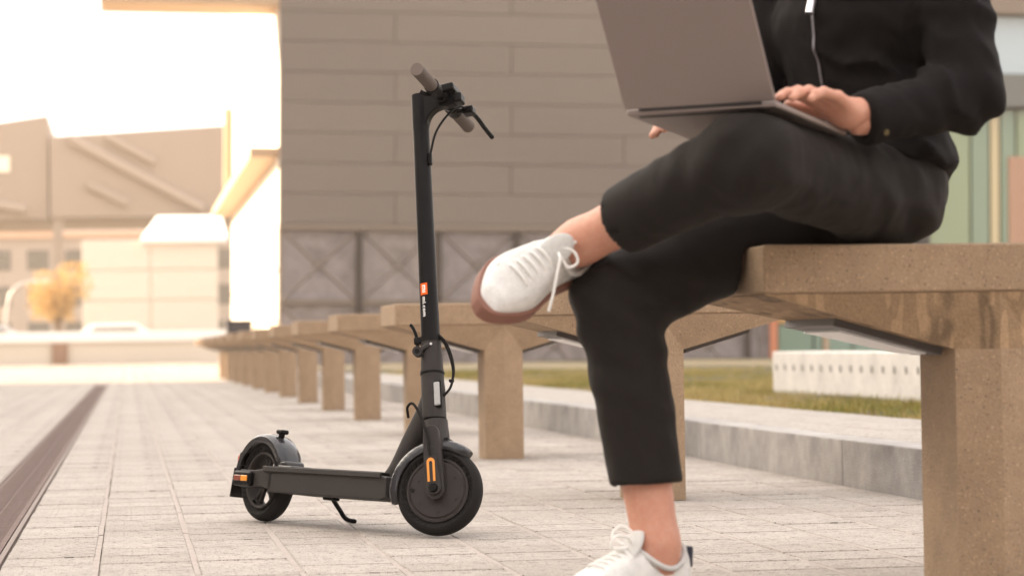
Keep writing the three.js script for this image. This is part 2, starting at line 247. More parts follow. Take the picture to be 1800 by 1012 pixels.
{
  const WB = 0.80, hdg = 1.07413, lean = 8 * Math.PI / 180, rake = 14 * Math.PI / 180, steer = 36 * Math.PI / 180;
  const f = V(Math.cos(hdg), 0, Math.sin(hdg)), up0 = V(0, 1, 0), r0 = f.clone().cross(up0), up = up0.clone().multiplyScalar(Math.cos(lean)).addScaledVector(r0, -Math.sin(lean)), rt = f.clone().cross(up);
  const t = thing('electric_scooter', 'dark grey electric kick scooter with orange reflectors parked on its kickstand', 'scooter', [0.3519, 0.0006, -6.7068]);
  t.quaternion.setFromRotationMatrix(new THREE.Matrix4().makeBasis(f, up, rt));
  const R = 0.108;
  // frame: x forward from the rear axle, y up, z to the rider's right
  const deckSide = new THREE.Shape([[0.10, 0.146], [0.60, 0.146], [0.64, 0.140], [0.655, 0.125], [0.655, 0.086], [0.64, 0.082], [0.12, 0.082], [0.085, 0.092], [-0.028, 0.092], [-0.036, 0.108], [-0.028, 0.124], [0.05, 0.126], [0.075, 0.13]].map((p) => new THREE.Vector2(...p)));
  const arms = (z0, z1) => { const g = new THREE.ExtrudeGeometry(new THREE.Shape([[0.13, 0.14], [0.13, 0.084], [0.085, 0.092], [-0.028, 0.088], [-0.04, 0.108], [-0.028, 0.13], [0.05, 0.13]].map((p) => new THREE.Vector2(...p))), { depth: z1 - z0 - 0.004, bevelSize: 0.002, bevelThickness: 0.002, bevelSegments: 1 }); g.translate(0, 0, z0 + 0.002); return g; };
  const body = new THREE.ExtrudeGeometry(new THREE.Shape([[0.115, 0.138], [0.60, 0.138], [0.655, 0.130], [0.66, 0.086], [0.64, 0.080], [0.125, 0.080], [0.115, 0.09]].map((p) => new THREE.Vector2(...p))), { depth: 0.138, bevelSize: 0.003, bevelThickness: 0.003, bevelSegments: 2 }); body.translate(0, 0, -0.069);
  const deck = part('deck', [body, arms(0.048, 0.072), arms(-0.072, -0.048)], SC.dark, t);
  part('deck_mat', rbox(0.105, 0.625, 0.1385, 0.1455, -0.0735, 0.0735, 0.003), SC.rubberPlain, deck);
  part('deck_rim', [rbox(0.09, 0.64, 0.130, 0.1440, 0.0725, 0.0785, 0.0028), rbox(0.09, 0.64, 0.130, 0.1440, -0.0785, -0.0725, 0.0028)], SC.dark, deck);
  { const s = []; for (let k = 0; k < 12; k++) s.push(cyl([0.14 + k * 0.044, 0.0775, 0.058], [0.14 + k * 0.044, 0.0815, 0.058], 0.0045, 0.005, 10)); part('deck_screw', s, SC.metal, deck); }
  for (const z of [1, -1]) { // side reflector on the rear axle cover
    const c = part('axle_cover', rbox(-0.045, 0.045, 0.088, 0.128, z > 0 ? 0.070 : -0.086, z > 0 ? 0.086 : -0.070, 0.009, 3), SC.black, t);
    part('reflector', rbox(0.0, 0.032, 0.101, 0.1165, z > 0 ? 0.083 : -0.0885, z > 0 ? 0.0885 : -0.083, 0.0025), SC.amber, c, 'amber side reflector');
    part('reflector', rbox(-0.034, -0.0005, 0.101, 0.1165, z > 0 ? 0.083 : -0.0885, z > 0 ? 0.0885 : -0.083, 0.0025), SC.red, c, 'dark red side reflector');
  }
  // wheels
  const tyreGeo = () => { const pts = []; for (let k = 0; k <= 28; k++) { const a = k / 28 * 2 * Math.PI; pts.push(new THREE.Vector2(0.0895 + 0.0185 * Math.cos(a), 0.0255 * Math.sin(a) * (Math.cos(a) > 0 ? 1 : 0.8))); } const g = new THREE.LatheGeometry(pts, 72); g.rotateX(Math.PI / 2); return g; };
  const fenderGeo = (rad, a0, a1, halfW, th, drop = 0.014) => { // curved mudguard: arc cross-section swept round the axle
    const P = [], I = [], NA = 40, prof = [[-halfW, -drop], [-halfW * 0.97, -0.003], [-halfW * 0.8, 0.003], [-halfW * 0.4, 0.006], [0, 0.007], [halfW * 0.4, 0.006], [halfW * 0.8, 0.003], [halfW * 0.97, -0.003], [halfW, -drop]], full = [...prof, ...prof.slice().reverse().map(([z, y]) => [z * 0.96, y - th])], n = full.length;
    for (let i = 0; i <= NA; i++) { const a = a0 + (a1 - a0) * i / NA, e = Math.min(1, Math.min(i, NA - i) / 4), k = 0.55 + 0.45 * Math.sqrt(e); for (const [z, y] of full) { const r = rad + y * (0.4 + 0.6 * k); P.push(Math.cos(a) * r, Math.sin(a) * r, z * k); } }
    for (let i = 0; i < NA; i++) for (let j = 0; j < n; j++) { const a = i * n + j, b = i * n + (j + 1) % n, c = a + n, d = b + n; I.push(a, c, b, b, c, d); }
    for (const s of [0, NA]) for (let j = 1; j < n - 1; j++) I.push(s * n, s * n + j, s * n + j + 1);
    const g = new THREE.BufferGeometry(); g.setAttribute('position', new THREE.Float32BufferAttribute(P, 3)); g.setIndex(I); g.computeVertexNormals(); return toCreasedNormals(g, 0.7);
  };
  // rear wheel: five-spoke rim
  const rw = new THREE.Group(); rw.name = 'rear_wheel'; rw.position.set(0, R, 0); t.add(rw);
  part('tyre', tyreGeo(), SC.rubber, rw);
  const rimPts = [[0.070, -0.022], [0.074, -0.024], [0.0765, -0.02], [0.0765, 0.02], [0.074, 0.024], [0.070, 0.022], [0.064, 0.012], [0.064, -0.012], [0.070, -0.022]].map((p) => new THREE.Vector2(...p));
  const rim = new THREE.LatheGeometry(rimPts, 64); rim.rotateX(Math.PI / 2);
  part('rim', rim, SC.hub, rw);
  for (let k = 0; k < 5; k++) for (const dz of [-0.5, 0.5]) { const a = k * 2 * Math.PI / 5 + 0.35 + dz * 0.36, b = k * 2 * Math.PI / 5 + 0.35 + dz * 0.22; part('spoke', cyl([Math.cos(b) * 0.02, Math.sin(b) * 0.02, 0], [Math.cos(a) * 0.068, Math.sin(a) * 0.068, 0], 0.0055, 0.0065, 8), SC.hub, rw); }
  part('brake_disc', cyl([0, 0, -0.024], [0, 0, -0.021], 0.045, 0.045, 36), SC.metal, rw);
  part('axle_hub', cyl([0, 0, -0.046], [0, 0, 0.046], 0.021, 0.021, 24), SC.black, rw);
  part('valve', cyl([-0.03, -0.066, 0.012], [-0.028, -0.052, 0.024], 0.004, 0.004, 10), SC.black, rw);
  // rear mudguard with hook, tail light and plate
  const rf = part('rear_mudguard', (() => { const g = fenderGeo(0.119, 0.32, 3.25, 0.037, 0.003, 0.016); g.translate(0, R, 0); return g; })(), SC.gloss, t);
  part('mudguard_foot', [rbox(0.095, 0.165, 0.140, 0.151, -0.036, 0.036, 0.005), rbox(0.085, 0.125, 0.140, 0.163, -0.032, 0.032, 0.008)], SC.gloss, rf);
  part('hook', [cyl([0.042, 0.222, 0], [0.045, 0.240, 0], 0.008, 0.009, 12), rbox(0.030, 0.062, 0.234, 0.246, -0.012, 0.012, 0.005)], SC.black, rf);
  part('tail_light', rbox(-0.138, -0.108, 0.150, 0.176, -0.022, 0.022, 0.008, 3), SC.tail, rf, 'red tail light');
  part('tail_housing', rbox(-0.122, -0.100, 0.145, 0.181, -0.026, 0.026, 0.006), SC.black, rf);
  part('plate', (() => { const g = rbox(-0.003, 0.003, -0.04, 0.04, -0.03, 0.03, 0.002); g.rotateZ(-0.12); g.translate(-0.135, 0.098, 0); return g; })(), SC.black, rf);
  // kickstand on the far side
  part('kickstand', [tube([[0.238, 0.088, -0.048], [0.236, 0.078, -0.054], [0.232, 0.046, -0.086], [0.231, 0.031, -0.101], [0.234, 0.0245, -0.112], [0.246, 0.0228, -0.124]], 0.0062, 30, 10), ball([0.246, 0.0228, -0.124], 0.0062), rbox(0.216, 0.260, 0.070, 0.084, -0.064, -0.036, 0.004)], SC.black, t);
  // neck from the deck to the head tube
  const k0 = V(-Math.sin(rake), Math.cos(rake), 0), ax = (s) => V(WB - 0.02, R, 0).addScaledVector(k0, s);
  {
    const c = new THREE.CatmullRomCurve3([V(0.585, 0.108, 0), V(0.625, 0.150, 0), V(0.665, 0.225, 0), V(0.700, 0.290, 0), V(0.722, 0.345, 0), ax(0.275)]);
    const N = 40, S = 24, P = [], I = [], b = V(0, 0, 1);
    for (let i = 0; i <= N; i++) { const u = i / N, p = c.getPoint(u), tn = c.getTangent(u), n = b.clone().cross(tn).normalize(), wz = 0.046 - 0.020 * Math.min(1, u * 1.6), wn = 0.030 - 0.003 * u; for (let j = 0; j < S; j++) { const a = j / S * 2 * Math.PI, ca = Math.cos(a), sa = Math.sin(a), sg = (v) => Math.sign(v) * Math.pow(Math.abs(v), 0.75); const q = p.clone().addScaledVector(n, sg(ca) * wn).addScaledVector(b, sg(sa) * wz); P.push(q.x, q.y, q.z); } }
    for (let i = 0; i < N; i++) for (let j = 0; j < S; j++) { const a = i * S + j, d = i * S + (j + 1) % S; I.push(a, d, a + S, d, d + S, a + S); }
    const g = new THREE.BufferGeometry(); g.setAttribute('position', new THREE.Float32BufferAttribute(P, 3)); g.setIndex(I); g.computeVertexNormals();
    part('neck', g, SC.dark, t);
    part('head_tube', [cyl(ax(0.182).toArray(), ax(0.296).toArray(), 0.0300, 0.0285, 32)], SC.dark, t);
    const ht = part('head_collar', [cyl(ax(0.1785).toArray(), ax(0.1825).toArray(), 0.0275, 0.0275, 32), cyl(ax(0.295).toArray(), ax(0.299).toArray(), 0.0305, 0.0305, 32)], SC.black, t);
  }
  // steering assembly: local x forward, y along the axis, z right; baked into the scooter's frame
  const zst = V(0, 0, 1).applyAxisAngle(k0, steer), xst = k0.clone().cross(zst), SM = new THREE.Matrix4().makeBasis(xst, k0, zst).setPosition(WB - 0.02, R, 0);
  const SP = (name, geo, mat, parent = t, label) => { const g = Array.isArray(geo) ? merge(geo) : geo; g.applyMatrix4(SM); return part(name, g, mat, parent, label); };
  const WX = 0.006; // the axle sits a little ahead of the axis
  const fwg = new THREE.Group(); fwg.name = 'front_wheel'; t.add(fwg);
  const at = (g) => { g.translate(WX, 0, 0); return g; };
  SP('tyre', at(tyreGeo()), SC.rubber, fwg);
  const hubPts = [[0, 0.026], [0.030, 0.026], [0.066, 0.0235], [0.070, 0.0205], [0.0715, 0.0205], [0.073, 0.0225], [0.0785, 0.021], [0.0795, 0.016], [0.0795, -0.016], [0.0785, -0.021], [0.073, -0.0225], [0.0715, -0.0205], [0.070, -0.0205], [0.066, -0.0235], [0.03, -0.026], [0, -0.026]].map((p) => new THREE.Vector2(...p));
  { let g = new THREE.LatheGeometry(hubPts.reverse(), 72); g.rotateX(Math.PI / 2); g = toCreasedNormals(g, 0.35); SP('hub_motor', at(g), SC.hub, fwg); }
  for (let k = 0; k < 6; k++) { const a = -Math.PI / 2 + k * Math.PI / 3, x = Math.cos(a) * 0.0535, y = Math.sin(a) * 0.0535; SP('hub_screw', [at(cyl([x, y, 0.0225], [x, y, 0.0254], 0.0046, 0.0042, 14)), at(cyl([x, y, 0.0252], [x, y, 0.0262], 0.0019, 0.0019, 8))], SC.hub, fwg); }
  SP('valve_cap', at(cyl([-0.062, 0.006, 0.020], [-0.062, 0.006, 0.0268], 0.0058, 0.005, 16)), SC.rubberPlain, fwg);
  // fork: crown and two legs
  const leg = (s) => { const sh = new THREE.Shape(); sh.absarc(0.003, 0.138, 0.0165, Math.PI, 0, true); sh.bezierCurveTo(0.023, 0.11, 0.027, 0.06, 0.027, 0.004); sh.absarc(0.006, -0.004, 0.021, 0, -Math.PI, true); sh.bezierCurveTo(-0.0155, 0.05, -0.0155, 0.08, -0.0135, 0.138); const g = new THREE.ExtrudeGeometry(sh, { depth: 0.010, bevelSize: 0.003, bevelThickness: 0.004, bevelSegments: 3, curveSegments: 16 }); g.translate(0, 0, s > 0 ? 0.033 : -0.043); return g; };
  const crown = (() => { const g = new THREE.CylinderGeometry(0.0295, 0.0335, 0.078, 32, 6); const p = g.attributes.position; for (let i = 0; i < p.count; i++) { const y = p.getY(i), k = THREE.MathUtils.clamp((0.039 - y) / 0.078, 0, 1); p.setZ(i, p.getZ(i) * (1 + 0.45 * k)); } g.computeVertexNormals(); g.translate(0.003, 0.1385, 0); return g; })();
  SP('fork', [crown, leg(1), leg(-1)], SC.dark);
  for (const s of [1, -1]) {
    const sh = new THREE.Shape(); sh.absarc(0.019, 0.006, 0.0165, Math.PI, 2 * Math.PI); sh.lineTo(0.0275, 0.072); sh.absarc(0.0145, 0.072, 0.013, 0, Math.PI); sh.lineTo(0.0025, 0.006);
    const g = new THREE.ExtrudeGeometry(sh, { depth: 0.006, bevelSize: 0.0015, bevelThickness: 0.002, bevelSegments: 2 }); g.translate(-0.0115, -0.006, s > 0 ? 0.0465 : -0.0525);
    const c = SP('fork_cover', g, SC.dark);
    const u = new THREE.Shape(); u.moveTo(0.0048, 0.018); u.lineTo(0.0042, 0.066); u.absarc(0.0145, 0.066, 0.0103, Math.PI, 0, true); u.lineTo(0.0248, 0.018); u.lineTo(0.0190, 0.018); u.lineTo(0.0188, 0.064); u.absarc(0.0145, 0.064, 0.0043, 0, Math.PI); u.lineTo(0.0106, 0.018);
    const ug = new THREE.ExtrudeGeometry(u, { depth: 0.0018, bevelEnabled: false, curveSegments: 10 }); ug.translate(-0.0115, -0.003, s > 0 ? 0.0541 : -0.0558); SP('fork_reflector', ug, SC.orange, c, 'orange U-shaped fork reflector');
    SP('axle_cap', [cyl([0.0065, -0.001, s * 0.052], [0.0065, -0.001, s * 0.062], 0.0125, 0.0105, 8)], SC.black, c);
  }
  const ff = SP('front_mudguard', at(fenderGeo(0.119, 0.80, 3.28, 0.030, 0.003, 0.016)), SC.gloss);
  SP('mudguard_stay', rbox(-0.012, 0.04, 0.108, 0.128, -0.024, 0.024, 0.004), SC.black, ff);
  SP('motor_cable', tube([[-0.062, 0.190, 0.014], [-0.058, 0.212, 0.03], [-0.040, 0.216, 0.046], [-0.018, 0.180, 0.053], [-0.004, 0.130, 0.055], [0.002, 0.078, 0.055]], 0.0034, 40, 10), SC.rubberPlain);
  SP('head_reflector', [rbox(0.010, 0.026, 0.208, 0.268, 0.0205, 0.030, 0.004, 3)], SC.reflector, t, 'white plastic side reflector');
  SP('reflector_frame', [rbox(0.0055, 0.0295, 0.203, 0.273, 0.018, 0.0275, 0.005, 3)], SC.black, t);
  // folding joint
  SP('folding_joint', [cyl([0, 0.300, 0], [0, 0.352, 0], 0.0285, 0.0262, 32), cyl([0, 0.352, 0], [0, 0.379, 0], 0.0258, 0.0250, 32), cyl([-0.0005, 0.2985, 0], [-0.0005, 0.304, 0], 0.0296, 0.0296, 32)], SC.dark);
  SP('clamp_ring', [cyl([0, 0.378, 0], [0, 0.390, 0], 0.0272, 0.0272, 32), rbox(-0.041, -0.022, 0.374, 0.392, -0.006, 0.012, 0.003)], SC.black);
  SP('folding_lever', [tube([[-0.033, 0.352, 0.004], [-0.034, 0.38, 0.004], [-0.036, 0.398, 0.004], [-0.043, 0.418, 0.004], [-0.048, 0.426, 0.004]], 0.0042, 24, 10), ball([-0.048, 0.426, 0.004], 0.0044)], SC.black);
  { const l = SP('locking_catch', [cyl([-0.026, 0.350, 0.020], [-0.026, 0.350, 0.034], 0.0135, 0.0125, 24), (() => { const g = rbox(-0.002, 0.034, -0.0062, 0.0062, 0.021, 0.031, 0.004); g.rotateZ(0.45); g.translate(-0.026, 0.350, 0); return g; })()], SC.dark);
    SP('catch_bolt', cyl([-0.026, 0.350, 0.034], [-0.026, 0.350, 0.0352], 0.0065, 0.006, 16), SC.black, l); }
  SP('joint_screw', [cyl([0.008, 0.366, 0.0235], [0.0083, 0.366, 0.0268], 0.0032, 0.0032, 10)], SC.metal);
  // stem, gooseneck
  const stem = SP('stem', cyl([0, 0.386, 0], [0, 0.955, 0], 0.0236, 0.0205, 36), SC.black);
  SP('stem_seam', cyl([0, 0.938, 0], [0, 0.9395, 0], 0.0209, 0.0209, 36), SC.rubberPlain, stem);
  { // printed mark on the stem, a curved sheet on the rider's right
    const W = 96, H = 384, cv = document.createElement('canvas'); cv.width = W; cv.height = H; const x = cv.getContext('2d');
    x.fillStyle = '#110f10'; x.fillRect(0, 0, W, H); x.fillStyle = '#f26522'; x.fillRect(4, 6, 74, 92);
    x.save(); x.translate(41, 52); x.rotate(Math.PI / 2); x.strokeStyle = '#fff'; x.lineWidth = 8.5; x.lineJoin = 'miter';
    x.beginPath(); x.moveTo(-25, 17); x.lineTo(-25, -13); x.lineTo(2, -13); x.quadraticCurveTo(9, -13, 9, -6); x.lineTo(9, 17); x.stroke(); x.beginPath(); x.moveTo(-8, -2); x.lineTo(-8, 17); x.moveTo(24, -17); x.lineTo(24, 17); x.stroke(); x.restore();
    x.save(); x.translate(30, 112); x.rotate(Math.PI / 2); x.fillStyle = '#f4f2f0'; x.font = 'bold 45px sans-serif'; x.textBaseline = 'middle'; x.fillText('mi.com', 0, -10); x.restore();
    const tx = new THREE.CanvasTexture(cv); tx.colorSpace = THREE.SRGBColorSpace; tx.magFilter = THREE.LinearFilter;
    const y0 = 0.402, y1 = 0.527, N = 14, P = [], U = [], I = []; const rad = (y) => 0.0236 + (0.0205 - 0.0236) * (y - 0.386) / 0.569 + 0.0004;
    for (let i = 0; i <= N; i++) { const a = Math.PI / 2 + 0.72 - i / N * 1.12; for (const y of [y0, y1]) { P.push(Math.cos(a) * rad(y), y, Math.sin(a) * rad(y)); U.push(i / N, y === y0 ? 0 : 1); } }
    for (let i = 0; i < N; i++) I.push(i * 2, i * 2 + 2, i * 2 + 1, i * 2 + 1, i * 2 + 2, i * 2 + 3);
    const g = new THREE.BufferGeometry(); g.setAttribute('position', new THREE.Float32BufferAttribute(P, 3)); g.setAttribute('uv', new THREE.Float32BufferAttribute(U, 2)); g.setIndex(I); g.computeVertexNormals();
    SP('printed_mark', g, phy(0xffffff, 0.45, { map: tx, side: THREE.DoubleSide, specularIntensity: 0.25 }), stem, 'orange square mark above white lettering');
  }
  { const sh = new THREE.Shape(); sh.moveTo(-0.010, 0.962); sh.lineTo(-0.010, 1.022); sh.quadraticCurveTo(-0.010, 1.028, -0.004, 1.029); sh.lineTo(0.02, 1.031); sh.lineTo(0.085, 1.022); sh.lineTo(0.092, 1.012); sh.lineTo(0.090, 0.994); sh.quadraticCurveTo(0.084, 0.988, 0.066, 0.990); sh.quadraticCurveTo(0.024, 0.988, 0.0172, 0.950);
    const g = new THREE.ExtrudeGeometry(sh, { depth: 0.022, bevelSize: 0.003, bevelThickness: 0.004, bevelSegments: 3, curveSegments: 12 }); g.translate(0, 0, -0.011); SP('gooseneck', [g, cyl([0, 0.944, 0], [0, 1.030, 0], 0.0213, 0.0208, 32)], SC.black); }
  // handlebar with grips, display, lever, bell
  const bx = 0.063, by = 1.012;
  const hb = SP('handlebar', [cyl([bx, by, -0.205], [bx, by, 0.205], 0.0112, 0.0112, 20), cyl([bx, by, -0.03], [bx, by, 0.03], 0.0185, 0.0185, 24)], SC.black);
  for (const s of [1, -1]) {
    const g = SP('grip', [cyl([bx, by, s * 0.098], [bx, by, s * 0.212], 0.0166, 0.0172, 28)], SC.grip);
    SP('grip_end', [cyl([bx, by, s * 0.2118], [bx, by, s * 0.2150], 0.0174, 0.0160, 28)], SC.gripEnd, g);
    SP('grip_collar', [cyl([bx, by, s * 0.083], [bx, by, s * 0.0985], 0.0192, 0.0192, 28)], SC.black, g);
  }
  SP('display', [(() => { const g = rbox(-0.024, 0.034, -0.010, 0.012, -0.036, 0.036, 0.006, 3); g.rotateZ(0.10); g.translate(bx + 0.004, by + 0.014, 0); return g; })()], SC.black);
  SP('headlight', [rbox(bx + 0.030, bx + 0.052, by - 0.020, by + 0.006, -0.020, 0.020, 0.006, 3)], SC.black);
  SP('throttle', [cyl([bx, by, 0.064], [bx, by, 0.082], 0.018, 0.018, 20), tube([[bx - 0.010, by - 0.012, 0.073], [bx - 0.024, by - 0.012, 0.080], [bx - 0.034, by - 0.006, 0.084]], 0.006, 12, 8)], SC.black);
  SP('bell', [cyl([bx, by, -0.06], [bx, by, -0.046], 0.016, 0.016, 20), ball([bx + 0.024, by + 0.014, -0.056], 0.013), cyl([bx + 0.01, by + 0.004, -0.054], [bx + 0.024, by + 0.014, -0.056], 0.006, 0.005, 10)], SC.gloss);
  const bl = SP('brake_lever', [cyl([bx, by, -0.084], [bx, by, -0.062], 0.0185, 0.0185, 20), tube([[bx + 0.012, by - 0.010, -0.072], [bx + 0.032, by - 0.010, -0.078], [bx + 0.046, by - 0.012, -0.098], [bx + 0.052, by - 0.018, -0.125], [bx + 0.057, by - 0.030, -0.165], [bx + 0.064, by - 0.042, -0.205]], 0.0062, 36, 10), ball([bx + 0.064, by - 0.042, -0.205], 0.0064), rbox(bx + 0.026, bx + 0.056, by - 0.020, by, -0.102, -0.066, 0.005)], SC.black);
  SP('brake_cable', tube([[bx + 0.038, by - 0.008, -0.07], [bx + 0.030, by - 0.010, -0.045], [bx + 0.012, by - 0.03, -0.02], [0.042, 0.925, 0.006], [0.0265, 0.872, 0.010], [0.0215, 0.850, 0.010]], 0.0031, 48, 8), SC.black);
  SP('cable_port', rbox(0.0185, 0.0285, 0.835, 0.868, 0.004, 0.016, 0.004), SC.black);
  SP('lower_cable', [tube([[0.0235, 0.39, 0.004], [0.034, 0.375, 0.004], [0.050, 0.330, 0.004], [0.055, 0.290, 0.004], [0.046, 0.255, 0.004], [0.028, 0.235, 0.006]], 0.0034, 40, 8), tube([[0.0235, 0.392, 0.010], [0.040, 0.372, 0.010], [0.055, 0.330, 0.008], [0.0575, 0.290, 0.006], [0.05, 0.262, 0.006]], 0.0026, 40, 8), rbox(0.044, 0.056, 0.268, 0.275, 0, 0.010, 0.002)], SC.rubberPlain);
}

// ───────────────────────── person ─────────────────────────
// signed-distance pieces and a surface-nets mesher
const sub = (a, b) => [a[0] - b[0], a[1] - b[1], a[2] - b[2]], dot = (a, b) => a[0] * b[0] + a[1] * b[1] + a[2] * b[2], len = (a) => Math.hypot(a[0], a[1], a[2]);
const nrm = (a) => { const l = len(a); return [a[0] / l, a[1] / l, a[2] / l]; }, crs = (a, b) => [a[1] * b[2] - a[2] * b[1], a[2] * b[0] - a[0] * b[2], a[0] * b[1] - a[1] * b[0]], mad = (a, b, k) => [a[0] + b[0] * k, a[1] + b[1] * k, a[2] + b[2] * k], mix = (a, b, k) => [a[0] + (b[0] - a[0]) * k, a[1] + (b[1] - a[1]) * k, a[2] + (b[2] - a[2]) * k];
function cap(p, a, b, ra, rb) { const bx = b[0] - a[0], by = b[1] - a[1], bz = b[2] - a[2], px = p[0] - a[0], py = p[1] - a[1], pz = p[2] - a[2]; const h = Math.max(0, Math.min(1, (px * bx + py * by + pz * bz) / (bx * bx + by * by + bz * bz))); return Math.hypot(px - bx * h, py - by * h, pz - bz * h) - (ra + (rb - ra) * h); }
const smin = (a, b, k) => { const h = Math.max(0, k - Math.abs(a - b)) / k; return Math.min(a, b) - h * h * k * 0.25; };
const smax = (a, b, k) => -smin(-a, -b, k);
function ell(p, c, ax, r) { const q = sub(p, c), x = dot(q, ax[0]) / r[0], y = dot(q, ax[1]) / r[1], z = dot(q, ax[2]) / r[2], k = Math.hypot(x, y, z); return (k - 1) * Math.min(r[0], r[1], r[2]) * (0.6 + 0.4 * k) / 1; }
function nets(fn, lo, hi, cell) {
  const n = [0, 1, 2].map((k) => Math.ceil((hi[k] - lo[k]) / cell) + 1), [nx, ny, nz] = n, F = new Float32Array(nx * ny * nz), p = [0, 0, 0]; let q = 0;
  for (let k = 0; k < nz; k++) for (let j = 0; j < ny; j++) for (let i = 0; i < nx; i++) { p[0] = lo[0] + i * cell; p[1] = lo[1] + j * cell; p[2] = lo[2] + k * cell; F[q++] = fn(p); }
  const at = (i, j, k) => F[(k * ny + j) * nx + i], ids = new Int32Array(nx * ny * nz).fill(-1), P = [], I = [];
  const E = [[0, 1], [0, 2], [0, 4], [1, 3], [1, 5], [2, 3], [2, 6], [3, 7], [4, 5], [4, 6], [5, 7], [6, 7]];
  for (let k = 0; k < nz - 1; k++) for (let j = 0; j < ny - 1; j++) for (let i = 0; i < nx - 1; i++) {
    const v = []; let m = 0; for (let c = 0; c < 8; c++) { v[c] = at(i + (c & 1), j + ((c >> 1) & 1), k + (c >> 2)); if (v[c] < 0) m |= 1 << c; }
    if (m === 0 || m === 255) continue;
    let x = 0, y = 0, z = 0, cnt = 0;
    for (const [a, b] of E) if ((v[a] < 0) !== (v[b] < 0)) { const t = v[a] / (v[a] - v[b]); x += (a & 1) + ((b & 1) - (a & 1)) * t; y += ((a >> 1) & 1) + (((b >> 1) & 1) - ((a >> 1) & 1)) * t; z += (a >> 2) + ((b >> 2) - (a >> 2)) * t; cnt++; }
    ids[(k * ny + j) * nx + i] = P.length / 3; P.push(lo[0] + (i + x / cnt) * cell, lo[1] + (j + y / cnt) * cell, lo[2] + (k + z / cnt) * cell);
  }
  const id = (i, j, k) => ids[(k * ny + j) * nx + i], quad = (a, b, c, d, f) => { if (a < 0 || b < 0 || c < 0 || d < 0) return; f ? I.push(a, b, c, a, c, d) : I.push(a, c, b, a, d, c); };
  for (let k = 1; k < nz - 1; k++) for (let j = 1; j < ny - 1; j++) for (let i = 1; i < nx - 1; i++) {
    const s = at(i, j, k) < 0;
    if (s !== at(i + 1, j, k) < 0) quad(id(i, j - 1, k - 1), id(i, j, k - 1), id(i, j, k), id(i, j - 1, k), s);
    if (s !== at(i, j + 1, k) < 0) quad(id(i - 1, j, k - 1), id(i - 1, j, k), id(i, j, k), id(i, j, k - 1), s);
    if (s !== at(i, j, k + 1) < 0) quad(id(i - 1, j - 1, k), id(i, j - 1, k), id(i, j, k), id(i - 1, j, k), s);
  }
  const g = new THREE.BufferGeometry(); g.setAttribute('position', new THREE.Float32BufferAttribute(P, 3)); g.setIndex(I); g.computeVertexNormals(); return g;
}
const n3 = (x, y, z) => Math.sin(x * 1.7 + 1.3 * Math.sin(y * 1.1 + z * 0.7)) * Math.sin(y * 1.9 + 1.1 * Math.sin(z * 1.3 + x * 0.6)) * Math.sin(z * 1.6 + 1.2 * Math.sin(x * 1.2 + y * 0.8));

TX.skin = tex(512, (u, v) => { const a = fb(u, v) - 0.5, b = n32(v, u) - 0.5, c = n128(u, v) - 0.5; return [0.92 + 0.06 * a + 0.03 * c, 0.88 + 0.10 * a + 0.05 * b + 0.04 * c, 0.87 + 0.11 * a + 0.06 * b + 0.04 * c]; });
const J = {
  lhip: [1.388, 0.722, -4.460], lknee: [1.045, 0.772, -4.132], lank: [0.811, 0.645, -4.436], rhip: [1.300, 0.722, -4.615], rknee: [0.880, 0.541, -4.468], rank: [0.934, 0.100, -4.415],
  pelvis: [1.375, 0.735, -4.545], waist: [1.392, 0.86, -4.56], chest: [1.372, 1.07, -4.545], neck: [1.375, 1.245, -4.53], head: [1.315, 1.435, -4.495],
  lsho: [1.480, 1.165, -4.385], lelb: [1.501, 0.899, -4.313], lwri: [1.268, 0.843, -4.219], rsho: [1.285, 1.165, -4.70], relb: [1.195, 0.915, -4.715], rwri: [1.115, 0.878, -4.590],
};
const SK = { skin: phy([0.70, 0.375, 0.265], 0.5, { map: scaled(TX.skin, 6), bumpMap: scaled(TX.fine, 8), bumpScale: 0.0006 }), trousers: phy([0.0150, 0.0118, 0.0104], 0.8, { specularIntensity: 0.4, sheen: 0.25, sheenRoughness: 0.6, sheenColor: new THREE.Color(0.25, 0.22, 0.21),  bumpMap: scaled(TX.weave, 8), bumpScale: 0.0006 }), jacket: phy([0.0085, 0.0066, 0.0066], 0.85, { specularIntensity: 0.3,  bumpMap: scaled(TX.weave, 8), bumpScale: 0.0006 }), hair: std([0.03, 0.018, 0.012], 0.7), white: std([0.98, 0.965, 0.93], 0.6, { map: scaled(TX.grain, 5), bumpMap: scaled(TX.fine, 5), bumpScale: 0.0008 }), sole: std([0.23, 0.105, 0.075], 0.75), navy: std([0.02, 0.024, 0.045], 0.6), lace: std([0.82, 0.81, 0.78], 0.9), dark: std([0.03, 0.028, 0.028], 0.6) };
